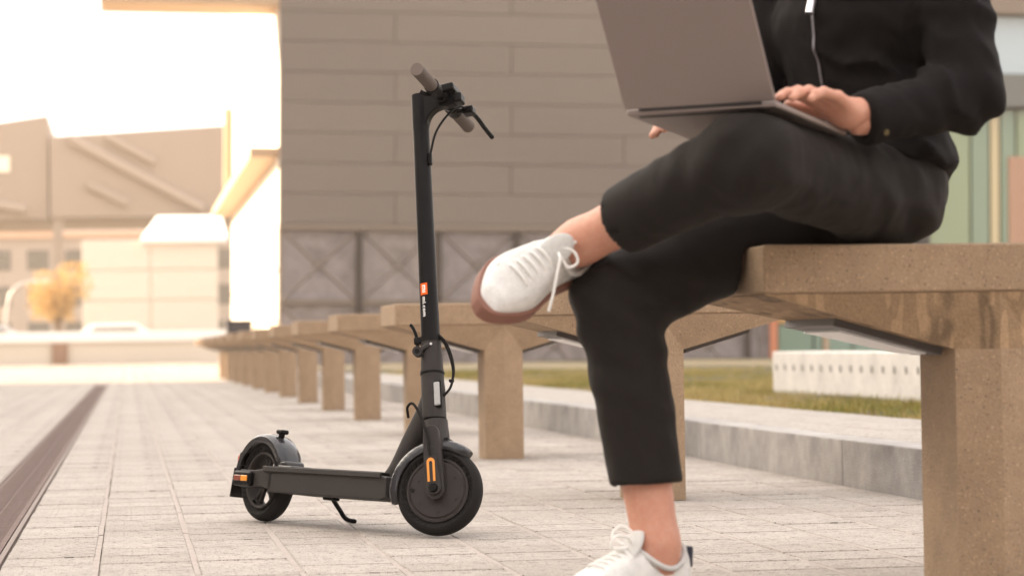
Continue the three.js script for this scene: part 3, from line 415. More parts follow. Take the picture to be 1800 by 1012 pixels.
{
  const person = thing('person', 'person in black jacket and trousers sitting cross-legged on bench typing on laptop', 'person', [1.375, 0.632, -4.545]);
  const O = [1.375, 0.632, -4.545], toO = (g) => { g.translate(-O[0], -O[1], -O[2]); return g; };
  const LF = nrm([0.446, 0, 0.895]), FW = nrm([-0.895, 0, 0.446]), UP = [0, 1, 0], TA = [LF, UP, FW];
  // trousers
  const hemL = mix(J.lank, J.lknee, 0.26), dirL = nrm(sub(J.lknee, J.lank)), hemR = [0.915, 0.206, -4.43], dirR = nrm(mad(nrm(sub(J.rknee, J.rank)), [0, 1, 0], 1.3));
  const crease = (p) => { const a = n3(p[0] * 26 + p[1] * 10, p[1] * 30, p[2] * 26), b = n3(p[0] * 60, p[1] * 22 + p[0] * 30, p[2] * 55); return 0.0042 * a + 0.002 * b; };
  const fold = (p, c, ax, k, w) => { const q = sub(p, c), l = len(q); return Math.exp(-(l * l) / (w * w)) * 0.006 * Math.sin(dot(q, ax) * k + 2.2 * Math.sin(l * 22)); };
  const ridge = (p, c, ax, k, w, amp) => { const q = sub(p, c), l2 = dot(q, q) / (w * w); if (l2 > 5) return 0; const s = 1 - Math.abs(Math.sin(dot(q, ax) * k * 0.5 + 1.4 * n3(p[0] * 7 + 1, p[1] * 7, p[2] * 7) + 0.6 * n3(p[0] * 19, p[1] * 19 + 2, p[2] * 19))); return Math.exp(-l2) * amp * s * s; };
  const trousers = (p) => {
    let tl = cap(p, J.lhip, J.lknee, 0.094, 0.076); const sl = smax(cap(p, J.lknee, mix(J.lknee, J.lank, 1.1), 0.076, 0.056), -dot(sub(p, hemL), dirL), 0.004); tl = smin(tl, sl, 0.045);
    let tr = cap(p, J.rhip, J.rknee, 0.098, 0.077); const sr = smax(cap(p, J.rknee, mix(J.rknee, J.rank, 1.05), 0.077, 0.061), -dot(sub(p, hemR), dirR), 0.004); tr = smin(tr, sr, 0.04);
    let d = smin(tl, tr, 0.018); d = smin(d, ell(p, [J.pelvis[0] + 0.012, J.pelvis[1] + 0.005, J.pelvis[2] - 0.004], TA, [0.156, 0.116, 0.128]), 0.05);
    const calm = Math.min(1, Math.max(0, Math.min(Math.abs(dot(sub(p, hemL), dirL)) + (len(sub(p, hemL)) > 0.15 ? 1 : 0), Math.abs(dot(sub(p, hemR), dirR)) + (len(sub(p, hemR)) > 0.15 ? 1 : 0)) / 0.09));
    d += calm * 0.6 * crease(p) + fold(p, J.rknee, nrm([0.6, 0.8, 0]), 95, 0.11) + fold(p, mix(J.lhip, J.pelvis, 0.3), nrm([0.8, 0.6, 0.2]), 80, 0.16) + fold(p, J.lknee, nrm([0.7, -0.6, 0.3]), 80, 0.1)
      - ridge(p, [1.33, 0.79, -4.38], nrm([0.95, 0.15, 0.25]), 70, 0.11, 0.012) - ridge(p, [0.965, 0.525, -4.40], nrm([0.35, 0.9, 0.1]), 75, 0.075, 0.012) - ridge(p, [1.10, 0.72, -4.22], nrm([0.55, 0.8, -0.1]), 60, 0.09, 0.010) - ridge(p, [0.90, 0.36, -4.38], nrm([0.25, 0.95, 0.1]), 45, 0.12, 0.006);
    const inner = Math.min(cap(p, mix(hemL, J.lknee, 0.35), mix(hemL, J.lank, 1.2), 0.0515, 0.052), cap(p, mix(hemR, J.rknee, 0.3), mix(hemR, J.rank, 1.2), 0.052, 0.053)); d = Math.max(d, -inner);
    if (p[0] > 1.12 && p[2] < -4.34) d = smax(d, 0.6325 - p[1], 0.006);
    return smax(d, p[1] - 0.845, 0.01);
  };
  const tg = metreUV(nets(trousers, [0.74, 0.16, -4.80], [1.62, 0.87, -4.0], 0.0072), 1);
  // jacket
  const cuffDir = nrm(sub(J.lwri, J.lelb)), cuffDirR = nrm(sub(J.rwri, J.relb));
  const tors = (p) => { const c1 = cap3(p, [J.waist[0] + 0.004, 0.80, J.waist[2]], J.chest, 0.126, 0.132, 1.28), c2 = cap3(p, J.chest, [J.neck[0], 1.16, J.neck[2]], 0.132, 0.095, 1.5); return smin(c1, c2, 0.04); };
  function cap3(p, a, b, ra, rb, wide) { const sq = (v) => { const l = dot(v, LF), k = l * (1 / wide - 1); return mad(v, LF, k); }; return cap(sq(p), sq(a), sq(b), ra, rb); }
  const jacket = (p) => {
    let d = tors(p);
    d = smin(d, ell(p, [1.382, 0.785, -4.556], TA, [0.160, 0.06, 0.140]), 0.03); // hem
    d = smin(d, cap(p, mix(J.neck, J.lsho, 0.4), J.lsho, 0.072, 0.078), 0.05); d = smin(d, cap(p, mix(J.neck, J.rsho, 0.4), J.rsho, 0.072, 0.078), 0.05);
    d = smin(d, cap(p, J.neck, mad(J.neck, UP, 0.035), 0.068, 0.066), 0.03);
    const ua = cap(p, J.lsho, J.lelb, 0.073, 0.058), fa = smax(cap(p, J.lelb, mad(J.lwri, cuffDir, 0.03), 0.058, 0.041), dot(sub(p, mad(J.lwri, cuffDir, -0.004)), cuffDir), 0.004);
    const ub = cap(p, J.rsho, J.relb, 0.078, 0.062), fbb = smax(cap(p, J.relb, mad(J.rwri, cuffDirR, 0.03), 0.060, 0.042), dot(sub(p, J.rwri), cuffDirR), 0.004);
    const cuff = smax(Math.abs(dot(sub(p, mad(J.lwri, cuffDir, -0.032)), cuffDir)) - 0.028, cap(p, mad(J.lwri, cuffDir, -0.1), mad(J.lwri, cuffDir, 0.03), 0.050, 0.0465), 0.004);
    d = smin(d, smin(smin(ua, fa, 0.03), cuff, 0.006), 0.018); d = smin(d, smin(ub, fbb, 0.03), 0.018);
    d += 0.6 * crease([p[0] * 1.05 + 2, p[1], p[2]]) + fold(p, J.lelb, nrm([0.75, 0.55, 0.1]), 85, 0.14) + fold(p, [1.34, 0.88, -4.46], nrm([0.35, 0.9, 0.1]), 60, 0.2) + fold(p, mix(J.lelb, J.lsho, 0.45), nrm([0.3, 0.95, 0]), 70, 0.11)
      - ridge(p, [1.45, 0.93, -4.28], nrm([0.8, 0.55, 0.1]), 75, 0.11, 0.014) - ridge(p, [1.36, 0.95, -4.40], nrm([0.35, 0.9, 0.1]), 62, 0.16, 0.013) - ridge(p, [1.50, 1.06, -4.34], nrm([0.45, 0.85, 0]), 58, 0.12, 0.010) - ridge(p, [1.42, 0.80, -4.42], nrm([0.25, 0.9, 0.2]), 80, 0.12, 0.011);
    return Math.max(d, -cap(p, J.neck, mad(J.neck, UP, 0.12), 0.056, 0.058));
  };
  // skin: one body from head to feet, inside the clothes where they cover it
  const hand = (w, fwd, palm, side, len0 = 1, curl = 0.5) => { // joints of a hand: wrist, forward, palm normal, direction of the thumb side
    const B = []; const K = mad(w, fwd, 0.085 * len0);
    for (let f = 0; f < 4; f++) { const off = 0.027 - f * 0.0185, root = mad(mad(w, fwd, 0.022), side, off * 0.55), kn = mad(mad(K, side, off), fwd, [0.0, 0.004, 0.0, -0.008][f]); B.push([root, kn, 0.0165, 0.0098]);
      const L = [0.044, 0.048, 0.045, 0.036][f], c = curl + 0.06 * f, d1 = nrm(mad(fwd, palm, c * 0.35)), d2 = nrm(mad(fwd, palm, c * 1.25)), d3 = nrm(mad(fwd, palm, c * 2.2)); const a = mad(kn, d1, L), b = mad(a, d2, L * 0.6), e = mad(b, d3, L * 0.45); B.push([kn, a, 0.0095, 0.0086], [a, b, 0.0086, 0.0078], [b, e, 0.0078, 0.0068]); }
    const t0 = mad(mad(w, fwd, 0.022), side, 0.022), t1 = mad(mad(t0, fwd, 0.034), side, 0.026), t2 = mad(mad(mad(t1, fwd, 0.03), side, 0.008), palm, 0.006), t3 = mad(mad(t2, fwd, 0.024), palm, 0.006); B.push([t0, t1, 0.016, 0.0115], [t1, t2, 0.011, 0.0098], [t2, t3, 0.0095, 0.008]); return B;
  };
  const baseDir = nrm([-0.161, 0.032, 0.164]), hF = nrm([-0.74, 0.33, 0.42]), hPalm = nrm(crs(hF, nrm(mad(LF, UP, 0.15)))), lp = hPalm[1] > 0 ? hPalm.map((v) => -v) : hPalm, thumbL = nrm(crs(hF, lp)).map((v) => v), tl2 = dot(thumbL, LF) > 0 ? thumbL.map((v) => -v) : thumbL;
  const handL = hand(mad(J.lwri, hF, 0.012), hF, lp, tl2, 1, 0.42);
  const hFR = nrm([-0.72, -0.02, 0.55]), handR = hand([1.092, 0.876, -4.577], hFR, [0, -1, 0], LF, 1, 0.3);
  const handField = (B) => (p) => { let d = 1; for (const [a, b, ra, rb] of B) { const e = cap(p, a, b, ra, rb); d = smin(d, e, 0.006); } return d; };
  const hl = handField(handL), hr = handField(handR);
  const HA = [LF, nrm([-0.22, 0.95, 0.1]), nrm([-0.86, -0.25, 0.44])];
  const hd = (l, u, f) => mad(mad(mad(J.head, HA[0], l), HA[1], u), HA[2], f);
  const bodyF = (p) => {
    let d = cap(p, J.neck, mad(J.head, UP, -0.05), 0.052, 0.05);
    d = smin(d, cap(p, J.waist, J.chest, 0.09, 0.1), 0.03); d = smin(d, cap(p, J.chest, J.neck, 0.09, 0.055), 0.04); d = smin(d, cap(p, J.pelvis, J.waist, 0.085, 0.085), 0.03);
    for (const [s, e, w] of [[J.lsho, J.lelb, J.lwri], [J.rsho, J.relb, J.rwri]]) { d = smin(d, cap(p, J.neck, s, 0.045, 0.05), 0.03); d = smin(d, cap(p, s, e, 0.047, 0.04), 0.02); d = smin(d, cap(p, e, w, 0.04, 0.028), 0.02); }
    for (const [h, k, a] of [[J.lhip, J.lknee, J.lank], [J.rhip, J.rknee, J.rank]]) { d = smin(d, cap(p, J.pelvis, h, 0.07, 0.075), 0.03); d = smin(d, cap(p, h, k, 0.073, 0.052), 0.02); d = smin(d, cap(p, k, mix(k, a, 0.35), 0.05, 0.052), 0.02); d = smin(d, cap(p, mix(k, a, 0.35), a, 0.050, 0.036), 0.02); for (const s of [-1, 1]) d = smin(d, ell(p, mad(mad(a, LF, s * 0.030), UP, 0.004), TA, [0.012, 0.016, 0.016]), 0.012); }
    return d;
  };
  const ankleL = J.lank, shoeLX = nrm([-0.197, -0.084, 0.165]);
  const ankleBits = (p) => Math.min(smin(cap(p, mix(J.lknee, J.lank, 0.62), J.lank, 0.043, 0.0355), smin(cap(p, J.lank, mad(J.lank, dirL, -0.045), 0.038, 0.030), cap(p, mad(J.lank, dirL, -0.035), mad(mad(J.lank, shoeLX, 0.06), dirL, -0.055), 0.031, 0.022), 0.03), 0.03), smin(cap(p, mix(J.rknee, J.rank, 0.6), J.rank, 0.0475, 0.038), smin(cap(p, J.rank, mad(J.rank, UP, -0.05), 0.037, 0.030), cap(p, mad(J.rank, UP, -0.04), mad(mad(J.rank, FW, 0.06), UP, -0.065), 0.031, 0.022), 0.03), 0.03));
  const body = (p) => smin(bodyF(p), ankleBits(p), 0.015);
  const headF = (p) => {
    let d = ell(p, J.head, HA, [0.076, 0.108, 0.094]); d = smin(d, ell(p, hd(0, -0.055, 0.025), HA, [0.056, 0.068, 0.066]), 0.03);
    d = smin(d, cap(p, hd(0, 0.012, 0.092), hd(0, -0.03, 0.112), 0.008, 0.012), 0.012); d = smin(d, ell(p, hd(0, -0.062, 0.084), HA, [0.024, 0.010, 0.012]), 0.008);
    for (const s of [-1, 1]) { d = Math.max(d, -ell(p, hd(s * 0.032, 0.006, 0.098), HA, [0.018, 0.011, 0.014]) - 0.002); d = smin(d, ell(p, hd(s * 0.032, 0.004, 0.08), HA, [0.014, 0.012, 0.012]), 0.002); d = smin(d, ell(p, hd(s * 0.077, -0.005, -0.002), HA, [0.010, 0.032, 0.02]), 0.006); }
    return smin(d, cap(p, J.neck, mad(J.head, UP, -0.05), 0.052, 0.05), 0.02);
  };
  const bounds = (B) => { const lo = [9, 9, 9], hi = [-9, -9, -9]; for (const [a, b] of B) for (const q of [a, b]) for (let k = 0; k < 3; k++) { lo[k] = Math.min(lo[k], q[k] - 0.024); hi[k] = Math.max(hi[k], q[k] + 0.024); } return [lo, hi]; };
  const [l0, l1] = bounds(handL), [q0, q1] = bounds(handR);
  const wristL = (p) => smin(hl(p), cap(p, mix(J.lelb, J.lwri, 0.7), mad(J.lwri, hF, 0.03), 0.031, 0.0265), 0.02), wristR = (p) => smin(hr(p), cap(p, mix(J.relb, J.rwri, 0.7), handR[0][0], 0.03, 0.025), 0.02);
  const grow = (lo, hi, pts) => { for (const q of pts) for (let k = 0; k < 3; k++) { lo[k] = Math.min(lo[k], q[k] - 0.04); hi[k] = Math.max(hi[k], q[k] + 0.04); } };
  grow(l0, l1, [mix(J.lelb, J.lwri, 0.7)]); grow(q0, q1, [mix(J.relb, J.rwri, 0.7)]);
  const skinG = merge([nets(body, [0.66, 0.01, -4.82], [1.66, 1.42, -4.0], 0.0105), nets(wristL, l0, l1, 0.0032), nets(wristR, q0, q1, 0.0034), nets(headF, [1.13, 1.24, -4.68], [1.46, 1.6, -4.33], 0.0045)]);
  part('body', metreUV(toO(skinG)), SK.skin, person);
  const tr = part('trousers', toO(tg), SK.trousers, person);
  const jk = part('jacket', toO(metreUV(nets(jacket, [1.0, 0.70, -4.86], [1.66, 1.34, -4.12], 0.0078), 1)), SK.jacket, person);
  // hair cap
  part('hair', toO(nets((p) => Math.max(ell(p, hd(0, 0.014, -0.010), HA, [0.085, 0.114, 0.101]), -ell(p, hd(0, -0.045, 0.075), HA, [0.085, 0.085, 0.085])), [1.13, 1.28, -4.68], [1.46, 1.62, -4.33], 0.006)), SK.hair, person);
  // zip with its pull, lying on the chest
  const onJacket = (y, side = 0) => { // walk out of the chest until the jacket's surface
    const c = [J.chest[0], y, J.chest[2]]; let r = 0.05; const d = nrm(mad(FW, LF, side)); for (; r < 0.3; r += 0.001) if (jacket(mad(c, d, r)) > 0) break; return mad(c, d, r + 0.0005); };
  const rel = (q) => sub(q, O), zipPts = []; for (let y = 1.20; y > 0.84; y -= 0.012) zipPts.push(rel(onJacket(y, 0.16)));
  const zip = part('zip', tube(zipPts, 0.0032, 80, 8), std([0.25, 0.25, 0.27], 0.4, { metalness: 0.8 }), jk);
  { const a = rel(mad(onJacket(1.102, 0.16), FW, 0.005)), b = rel(mad(onJacket(1.062, 0.16), FW, 0.007)); part('zip_pull', [cyl(a, b, 0.0075, 0.0085, 10), ball(a, 0.0088)], std([0.75, 0.75, 0.78], 0.3, { metalness: 0.9 }), jk); }
  { const c = mad(J.lwri, cuffDir, -0.028), n = nrm(mad(mad(LF, UP, -0.75), FW, 0.1)); let r = 0.02; for (; r < 0.08; r += 0.001) if (jacket(mad(c, n, r)) > 0) break; part('cuff_button', cyl(rel(mad(c, n, r - 0.001)), rel(mad(c, n, r + 0.003)), 0.0055, 0.005, 14), std([0.22, 0.17, 0.08], 0.35, { metalness: 0.7 }), jk); }
  // sneakers: x to the toe, y up, z to the side; origin under the heel
  function sneaker(name, origin, X, Y, label, tails) {
    const Z = nrm(crs(X, Y)), Yo = nrm(crs(Z, X)), grp = new THREE.Group(); grp.name = name; grp.userData.label = label; person.add(grp);
    const m = new THREE.Matrix4().makeBasis(V(...X), V(...Yo), V(...Z)).setPosition(...sub(origin, O)); grp.applyMatrix4(m); grp.updateMatrix();
    const L = 0.285, N = 44, S = 28, P = [], I = [];
    const half = (u) => 0.5 * (0.084 + 0.032 * Math.exp(-Math.pow((u - 0.68) / 0.22, 2))) * Math.pow(Math.min(1, Math.max(0.0001, u / 0.10)), 0.42) * Math.sqrt(Math.max(0.0004, 1 - Math.pow(Math.max(0, u - 0.62) / 0.38, 2.3)));
    const bend = (u) => 0.012 * Math.sin(u * Math.PI) - 0.004 * u, top = (u) => u < 0.42 ? 0.096 - 0.012 * Math.sin(u / 0.42 * Math.PI) : 0.096 - (u - 0.42) / 0.58 * 0.056;
    for (let i = 0; i <= N; i++) { const u = 0.004 + 0.992 * i / N, w = half(u) * 0.985, h = top(u) * Math.pow(Math.min(1, (1 - u) / 0.10), 0.35) * (u < 0.05 ? 0.9 + 2 * u : 1); for (let j = 0; j < S; j++) { const a = j / S * 2 * Math.PI, c = Math.cos(a), s = Math.sin(a), k = s > 0 ? 1 : 0; const y = k ? 0.022 + (h - 0.022) * Math.pow(s, 0.8) : 0.022 + 0.006 * s, wz = w * Math.sign(c) * Math.pow(Math.abs(c), k ? (u < 0.42 ? 0.55 : 0.72) : 0.5) * (k && u < 0.42 ? 1 - 0.12 * s : 1); P.push(u * L, y, wz + bend(u)); } }
    for (let i = 0; i < N; i++) for (let j = 0; j < S; j++) { const a = i * S + j, b = i * S + (j + 1) % S; I.push(a, a + S, b, b, a + S, b + S); }
    for (const e of [0, N]) for (let j = 1; j < S - 1; j++) I.push(e * S, e * S + j, e * S + j + 1);
    const g = new THREE.BufferGeometry(); g.setAttribute('position', new THREE.Float32BufferAttribute(P, 3)); g.setIndex(I); g.computeVertexNormals();
    part('upper', metreUV(g), SK.white, grp);
    const sh = new THREE.Shape(); const pts = []; for (let k = 0; k <= 60; k++) { const u = k / 60; pts.push(new THREE.Vector2(u * (L + 0.006) - 0.003, half(u) * 1.035 + 0.001 + bend(u))); } for (let k = 60; k >= 0; k--) { const u = k / 60; pts.push(new THREE.Vector2(u * (L + 0.006) - 0.003, -half(u) * 1.035 - 0.001 + bend(u))); } sh.setFromPoints(pts);
    const so = new THREE.ExtrudeGeometry(sh, { depth: 0.024, bevelSize: 0.002, bevelThickness: 0.002, bevelSegments: 2 }); so.rotateX(Math.PI / 2); so.translate(0, 0.026, 0); part('sole', so, SK.sole, grp);
    // collar and tongue
    { const c = []; for (let k = 0; k <= 30; k++) { const a = k / 30 * 2 * Math.PI; c.push([0.068 + 0.056 * Math.cos(a), 0.057 + 0.037 * Math.cos(a) * Math.cos(a), 0.0418 * Math.sin(a) + 0.003]); } part('collar', tube(c, 0.0052, 60, 10), SK.white, grp); }
    { const tg2 = new THREE.SphereGeometry(1, 24, 18); tg2.scale(0.0085, 0.046, 0.0275); tg2.translate(0, 0.03, 0); tg2.rotateZ(0.62); tg2.translate(0.148, 0.068, 0.005); part('tongue', tg2, SK.white, grp); }
    part('heel_tab', (() => { const q = rbox(-0.0035, 0.010, 0.054, 0.092, -0.020, 0.020, 0.004); q.rotateZ(0.05); q.translate(0.004, 0, 0.002); return q; })(), SK.navy, grp, 'navy heel tab');
    for (let k = 0; k < 6; k++) { const x = 0.128 + k * 0.0155, y = top(x / L) + 0.0005, zz = bend(x / L), w = 0.021 + 0.0012 * k; part('lace', tube([[x, y - 0.010, zz - w - 0.004], [x + 0.002, y + 0.0005, zz - w * 0.7], [x + 0.003, y + 0.004, zz], [x + 0.002, y + 0.0005, zz + w * 0.7], [x, y - 0.010, zz + w + 0.004]], 0.0025, 18, 8), SK.lace, grp); for (const s of [-1, 1]) part('eyelet', ball([x - 0.004, y - 0.0125, zz + s * (w + 0.0065)], 0.0030, 6), std([0.35, 0.34, 0.33], 0.5), grp); }
    for (const s of [-1, 1]) { const q = []; for (let k = 0; k <= 16; k++) { const x = 0.132 + k * 0.0055, y = top(x / L); q.push([x, y - 0.010, bend(x / L) + s * (0.030 + 0.0006 * k)]); } part('facing_seam', tube(q, 0.0022, 40, 6), SK.white, grp); }
    const inv = grp.matrix.clone().invert(), knot = V(0.124, 0.098, 0.004).applyMatrix4(grp.matrix);
    for (const q of tails) part('lace_end', tube(q.map((d) => V(knot.x + d[0], knot.y + d[1], knot.z + d[2]).applyMatrix4(inv).toArray()), 0.0028, 40, 8), SK.lace, grp);
    return grp;
  }
  // raised left shoe: the leg rises along dirL, toes point out and down
  const upL = nrm(mad(dirL, UP, 0.42)), oL = mad(mad(J.lank, nrm(shoeLX), -0.068), upL, -0.098);
  sneaker('sneaker', oL, shoeLX, upL, 'raised white sneaker with gum sole and trailing laces', [
    [[0, 0, 0], [0.012, 0.004, 0.012], [0.030, -0.004, 0.016], [0.034, -0.022, 0.018], [0.018, -0.030, 0.018], [0.008, -0.016, 0.014], [0.002, -0.002, 0.006]],
    [[0, 0, 0], [0.002, -0.012, 0.022], [-0.006, -0.045, 0.032], [-0.014, -0.080, 0.034], [-0.022, -0.108, 0.034]],
    [[0, 0, 0], [0.016, 0.006, 0.010], [0.034, 0.016, 0.010]]]);
  const oR = mad([J.rank[0], 0.0005, J.rank[2]], FW, -0.068);
  sneaker('sneaker', oR, nrm([-0.87, 0, 0.49]), UP, 'white sneaker planted on the pavers', [
    [[0, 0, 0], [-0.014, 0.018, 0.020], [-0.036, 0.020, 0.028], [-0.044, 0.002, 0.026], [-0.020, -0.002, 0.014], [0, 0, 0.002]],
    [[0, 0, 0], [0.004, 0.022, -0.014], [-0.016, 0.034, -0.028], [-0.032, 0.018, -0.022], [-0.014, 0.002, -0.008], [0, 0, 0.002]]]);
}

// ───────────────────────── laptop ─────────────────────────
{
  const A = V(0.870, 0.860, -4.310), B = V(1.080, 0.853, -4.075), B2 = V(1.241, 0.815, -4.239);
  const zx = B.clone().sub(A).normalize(), back = B2.clone().sub(B).normalize(), n = zx.clone().cross(back).normalize(); if (n.y < 0) n.negate(); const dep = zx.clone().cross(n).normalize(); if (dep.dot(back) < 0) dep.negate();
  const t = thing('laptop', 'open grey aluminium laptop resting on the lap of the person', 'laptop', A.toArray());
  t.quaternion.setFromRotationMatrix(new THREE.Matrix4().makeBasis(zx, n, zx.clone().cross(n)));
  const sgn = zx.clone().cross(n).dot(dep) > 0 ? 1 : -1, w = A.distanceTo(B), d = 0.228, alu = std([0.26, 0.212, 0.195], 0.45, { metalness: 0.5, bumpMap: scaled(TX.fine, 10), bumpScale: 0.0001 });
  const bz = (z0, z1) => (sgn > 0 ? [z0, z1] : [-z1, -z0]);
  const base = part('base', rbox(0, w, 0, 0.011, ...bz(0, d), 0.004, 3), alu, t);
  part('keyboard', (() => { const k = []; for (let r = 0; r < 5; r++) for (let c = 0; c < 13; c++) { const x = 0.025 + c * (w - 0.05) / 13, z = 0.025 + r * 0.0185; k.push(rbox(x, x + (w - 0.05) / 13 - 0.003, 0.0105, 0.0122, ...bz(z, z + 0.0155), 0.0006, 1)); } return k; })(), SK.dark, base);
  part('trackpad', rbox(w / 2 - 0.055, w / 2 + 0.055, 0.0105, 0.0114, ...bz(0.135, 0.21), 0.0004, 1), alu, base);
  part('rubber_foot', [rbox(0.02, w - 0.02, -0.0015, 0.001, ...bz(0.012, 0.02), 0.0007, 1), rbox(0.02, w - 0.02, -0.0015, 0.001, ...bz(0.205, 0.213), 0.0007, 1)], SK.dark, base);
  const lidAng = 0.60; // tipped back past the vertical
  const lid = part('lid', (() => { const g = rbox(0, w, 0, 0.222, ...bz(-0.006, 0), 0.0028, 3); g.rotateX(-sgn * lidAng * 1.0); g.translate(0, 0.012, 0); return g; })(), alu, t);
  part('screen', (() => { const g = rbox(0.008, w - 0.008, 0.012, 0.214, ...bz(0.0001, 0.0008), 0.0003, 1); g.rotateX(-sgn * lidAng); g.translate(0, 0.012, 0); return g; })(), phy([0.02, 0.02, 0.022], 0.15, { clearcoat: 1 }), lid);
  part('hinge', cyl([0.03, 0.010, sgn * -0.001], [w - 0.03, 0.010, sgn * -0.001], 0.0042, 0.0042, 14), SK.dark, t);
}

// ───────────────────────── clad building behind ─────────────────────────
const BZ = -48, BXL = 2.84, LEVEL = -0.0155; // the building stands level; the plaza falls gently across it
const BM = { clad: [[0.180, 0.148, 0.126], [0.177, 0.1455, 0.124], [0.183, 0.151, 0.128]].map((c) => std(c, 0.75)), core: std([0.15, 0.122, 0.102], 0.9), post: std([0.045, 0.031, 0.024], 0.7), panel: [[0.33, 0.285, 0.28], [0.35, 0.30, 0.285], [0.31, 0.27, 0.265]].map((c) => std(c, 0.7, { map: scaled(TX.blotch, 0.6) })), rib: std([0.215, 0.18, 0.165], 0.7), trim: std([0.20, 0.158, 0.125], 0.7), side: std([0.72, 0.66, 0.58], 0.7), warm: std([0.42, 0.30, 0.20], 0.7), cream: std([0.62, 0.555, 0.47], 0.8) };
{
  const t = thing('clad_building', 'taupe building with long horizontal cladding panels above a cross-braced base', 'building', [BXL, 0, BZ]); t.rotation.z = LEVEL;
  const W = 9.75, base = 2.74, topY = 12.6; part('core_wall', box(0.04, W, -0.3, topY, -22, -0.08), BM.core, t);
  let n = 0; for (let r = 0; r < 17; r++) { const y = base + 0.12 + r * 0.585, len = 4.5, off = r % 2 ? -0.0 : -2.27; for (let x = off - 0.0 - (r % 2 ? 0 : 0); x < W; x += len) { const x0 = Math.max(0, x), x1 = Math.min(W, x + len); if (x1 - x0 < 0.05) continue; const m = part('cladding_panel', metreUV(rbox(x0 + 0.006, x1 - 0.006, y + 0.005, y + 0.580, -0.075, rr(-0.004, 0.004), 0.006, 1)), BM.clad[rnd() * 3 | 0], t); if (n++) m.name += '_' + String(n - 1).padStart(3, '0'); } }
  part('trim_band', box(-0.02, W, base, base + 0.115, -0.06, 0.05), BM.trim, t);
  // base: shallow folded panels with crossing ribs between posts, two tiers
  const pitch = 1.535; let k = 0, q = 0;
  for (let x = 0; x < W - 0.1; x += pitch) {
    const x1 = Math.min(W, x + pitch); if (x > 0) part('post', box(x - 0.06, x + 0.06, -0.25, base, -0.06, 0.06), BM.post, t).name = 'post' + (k ? '_' + String(k).padStart(3, '0') : ''); if (x > 0) k++;
    for (const [y0, y1] of [[1.40, base - 0.005], [-0.22, 1.30]]) {
      const a = x + 0.05, b = x1 - 0.05, cx = (a + b) / 2, cy = (y0 + y1) / 2, m = part('braced_panel', poly([[a, y0, -0.03], [b, y0, -0.03], [b, y1, -0.03], [a, y1, -0.03], [cx, cy, -0.09]], [[0, 1, 4], [1, 2, 4], [2, 3, 4], [3, 0, 4]]), BM.panel[rnd() * 3 | 0], t); if (q++) m.name += '_' + String(q - 1).padStart(3, '0');
      part('cross_rib', [cyl([a, y0, -0.03], [cx, cy, -0.085], 0.035, 0.035, 6), cyl([b, y1, -0.03], [cx, cy, -0.085], 0.035, 0.035, 6), cyl([b, y0, -0.03], [cx, cy, -0.085], 0.035, 0.035, 6), cyl([a, y1, -0.03], [cx, cy, -0.085], 0.035, 0.035, 6)], BM.rib, m);
    }
  }
  part('middle_rail', box(0, W, 1.31, 1.39, -0.05, 0.03), BM.trim, t); part('plinth', box(-0.05, W, -0.4, -0.02, 0.0, 0.35), std([0.5, 0.47, 0.43], 0.9), t);
  // sunlit flank
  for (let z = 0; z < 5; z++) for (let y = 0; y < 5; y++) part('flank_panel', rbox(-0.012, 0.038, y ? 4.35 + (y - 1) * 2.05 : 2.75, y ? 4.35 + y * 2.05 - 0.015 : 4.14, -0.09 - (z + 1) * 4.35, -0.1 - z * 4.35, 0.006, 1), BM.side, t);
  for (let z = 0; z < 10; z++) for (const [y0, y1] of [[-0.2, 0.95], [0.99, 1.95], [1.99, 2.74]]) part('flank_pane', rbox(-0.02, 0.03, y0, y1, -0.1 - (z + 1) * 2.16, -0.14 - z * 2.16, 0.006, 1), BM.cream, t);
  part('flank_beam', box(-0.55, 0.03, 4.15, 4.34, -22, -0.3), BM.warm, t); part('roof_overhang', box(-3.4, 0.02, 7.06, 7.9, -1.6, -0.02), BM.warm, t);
  part('flank_pier', box(-0.25, 0.03, 4.9, 7.11, -21.8, -21.3), BM.warm, t);
}
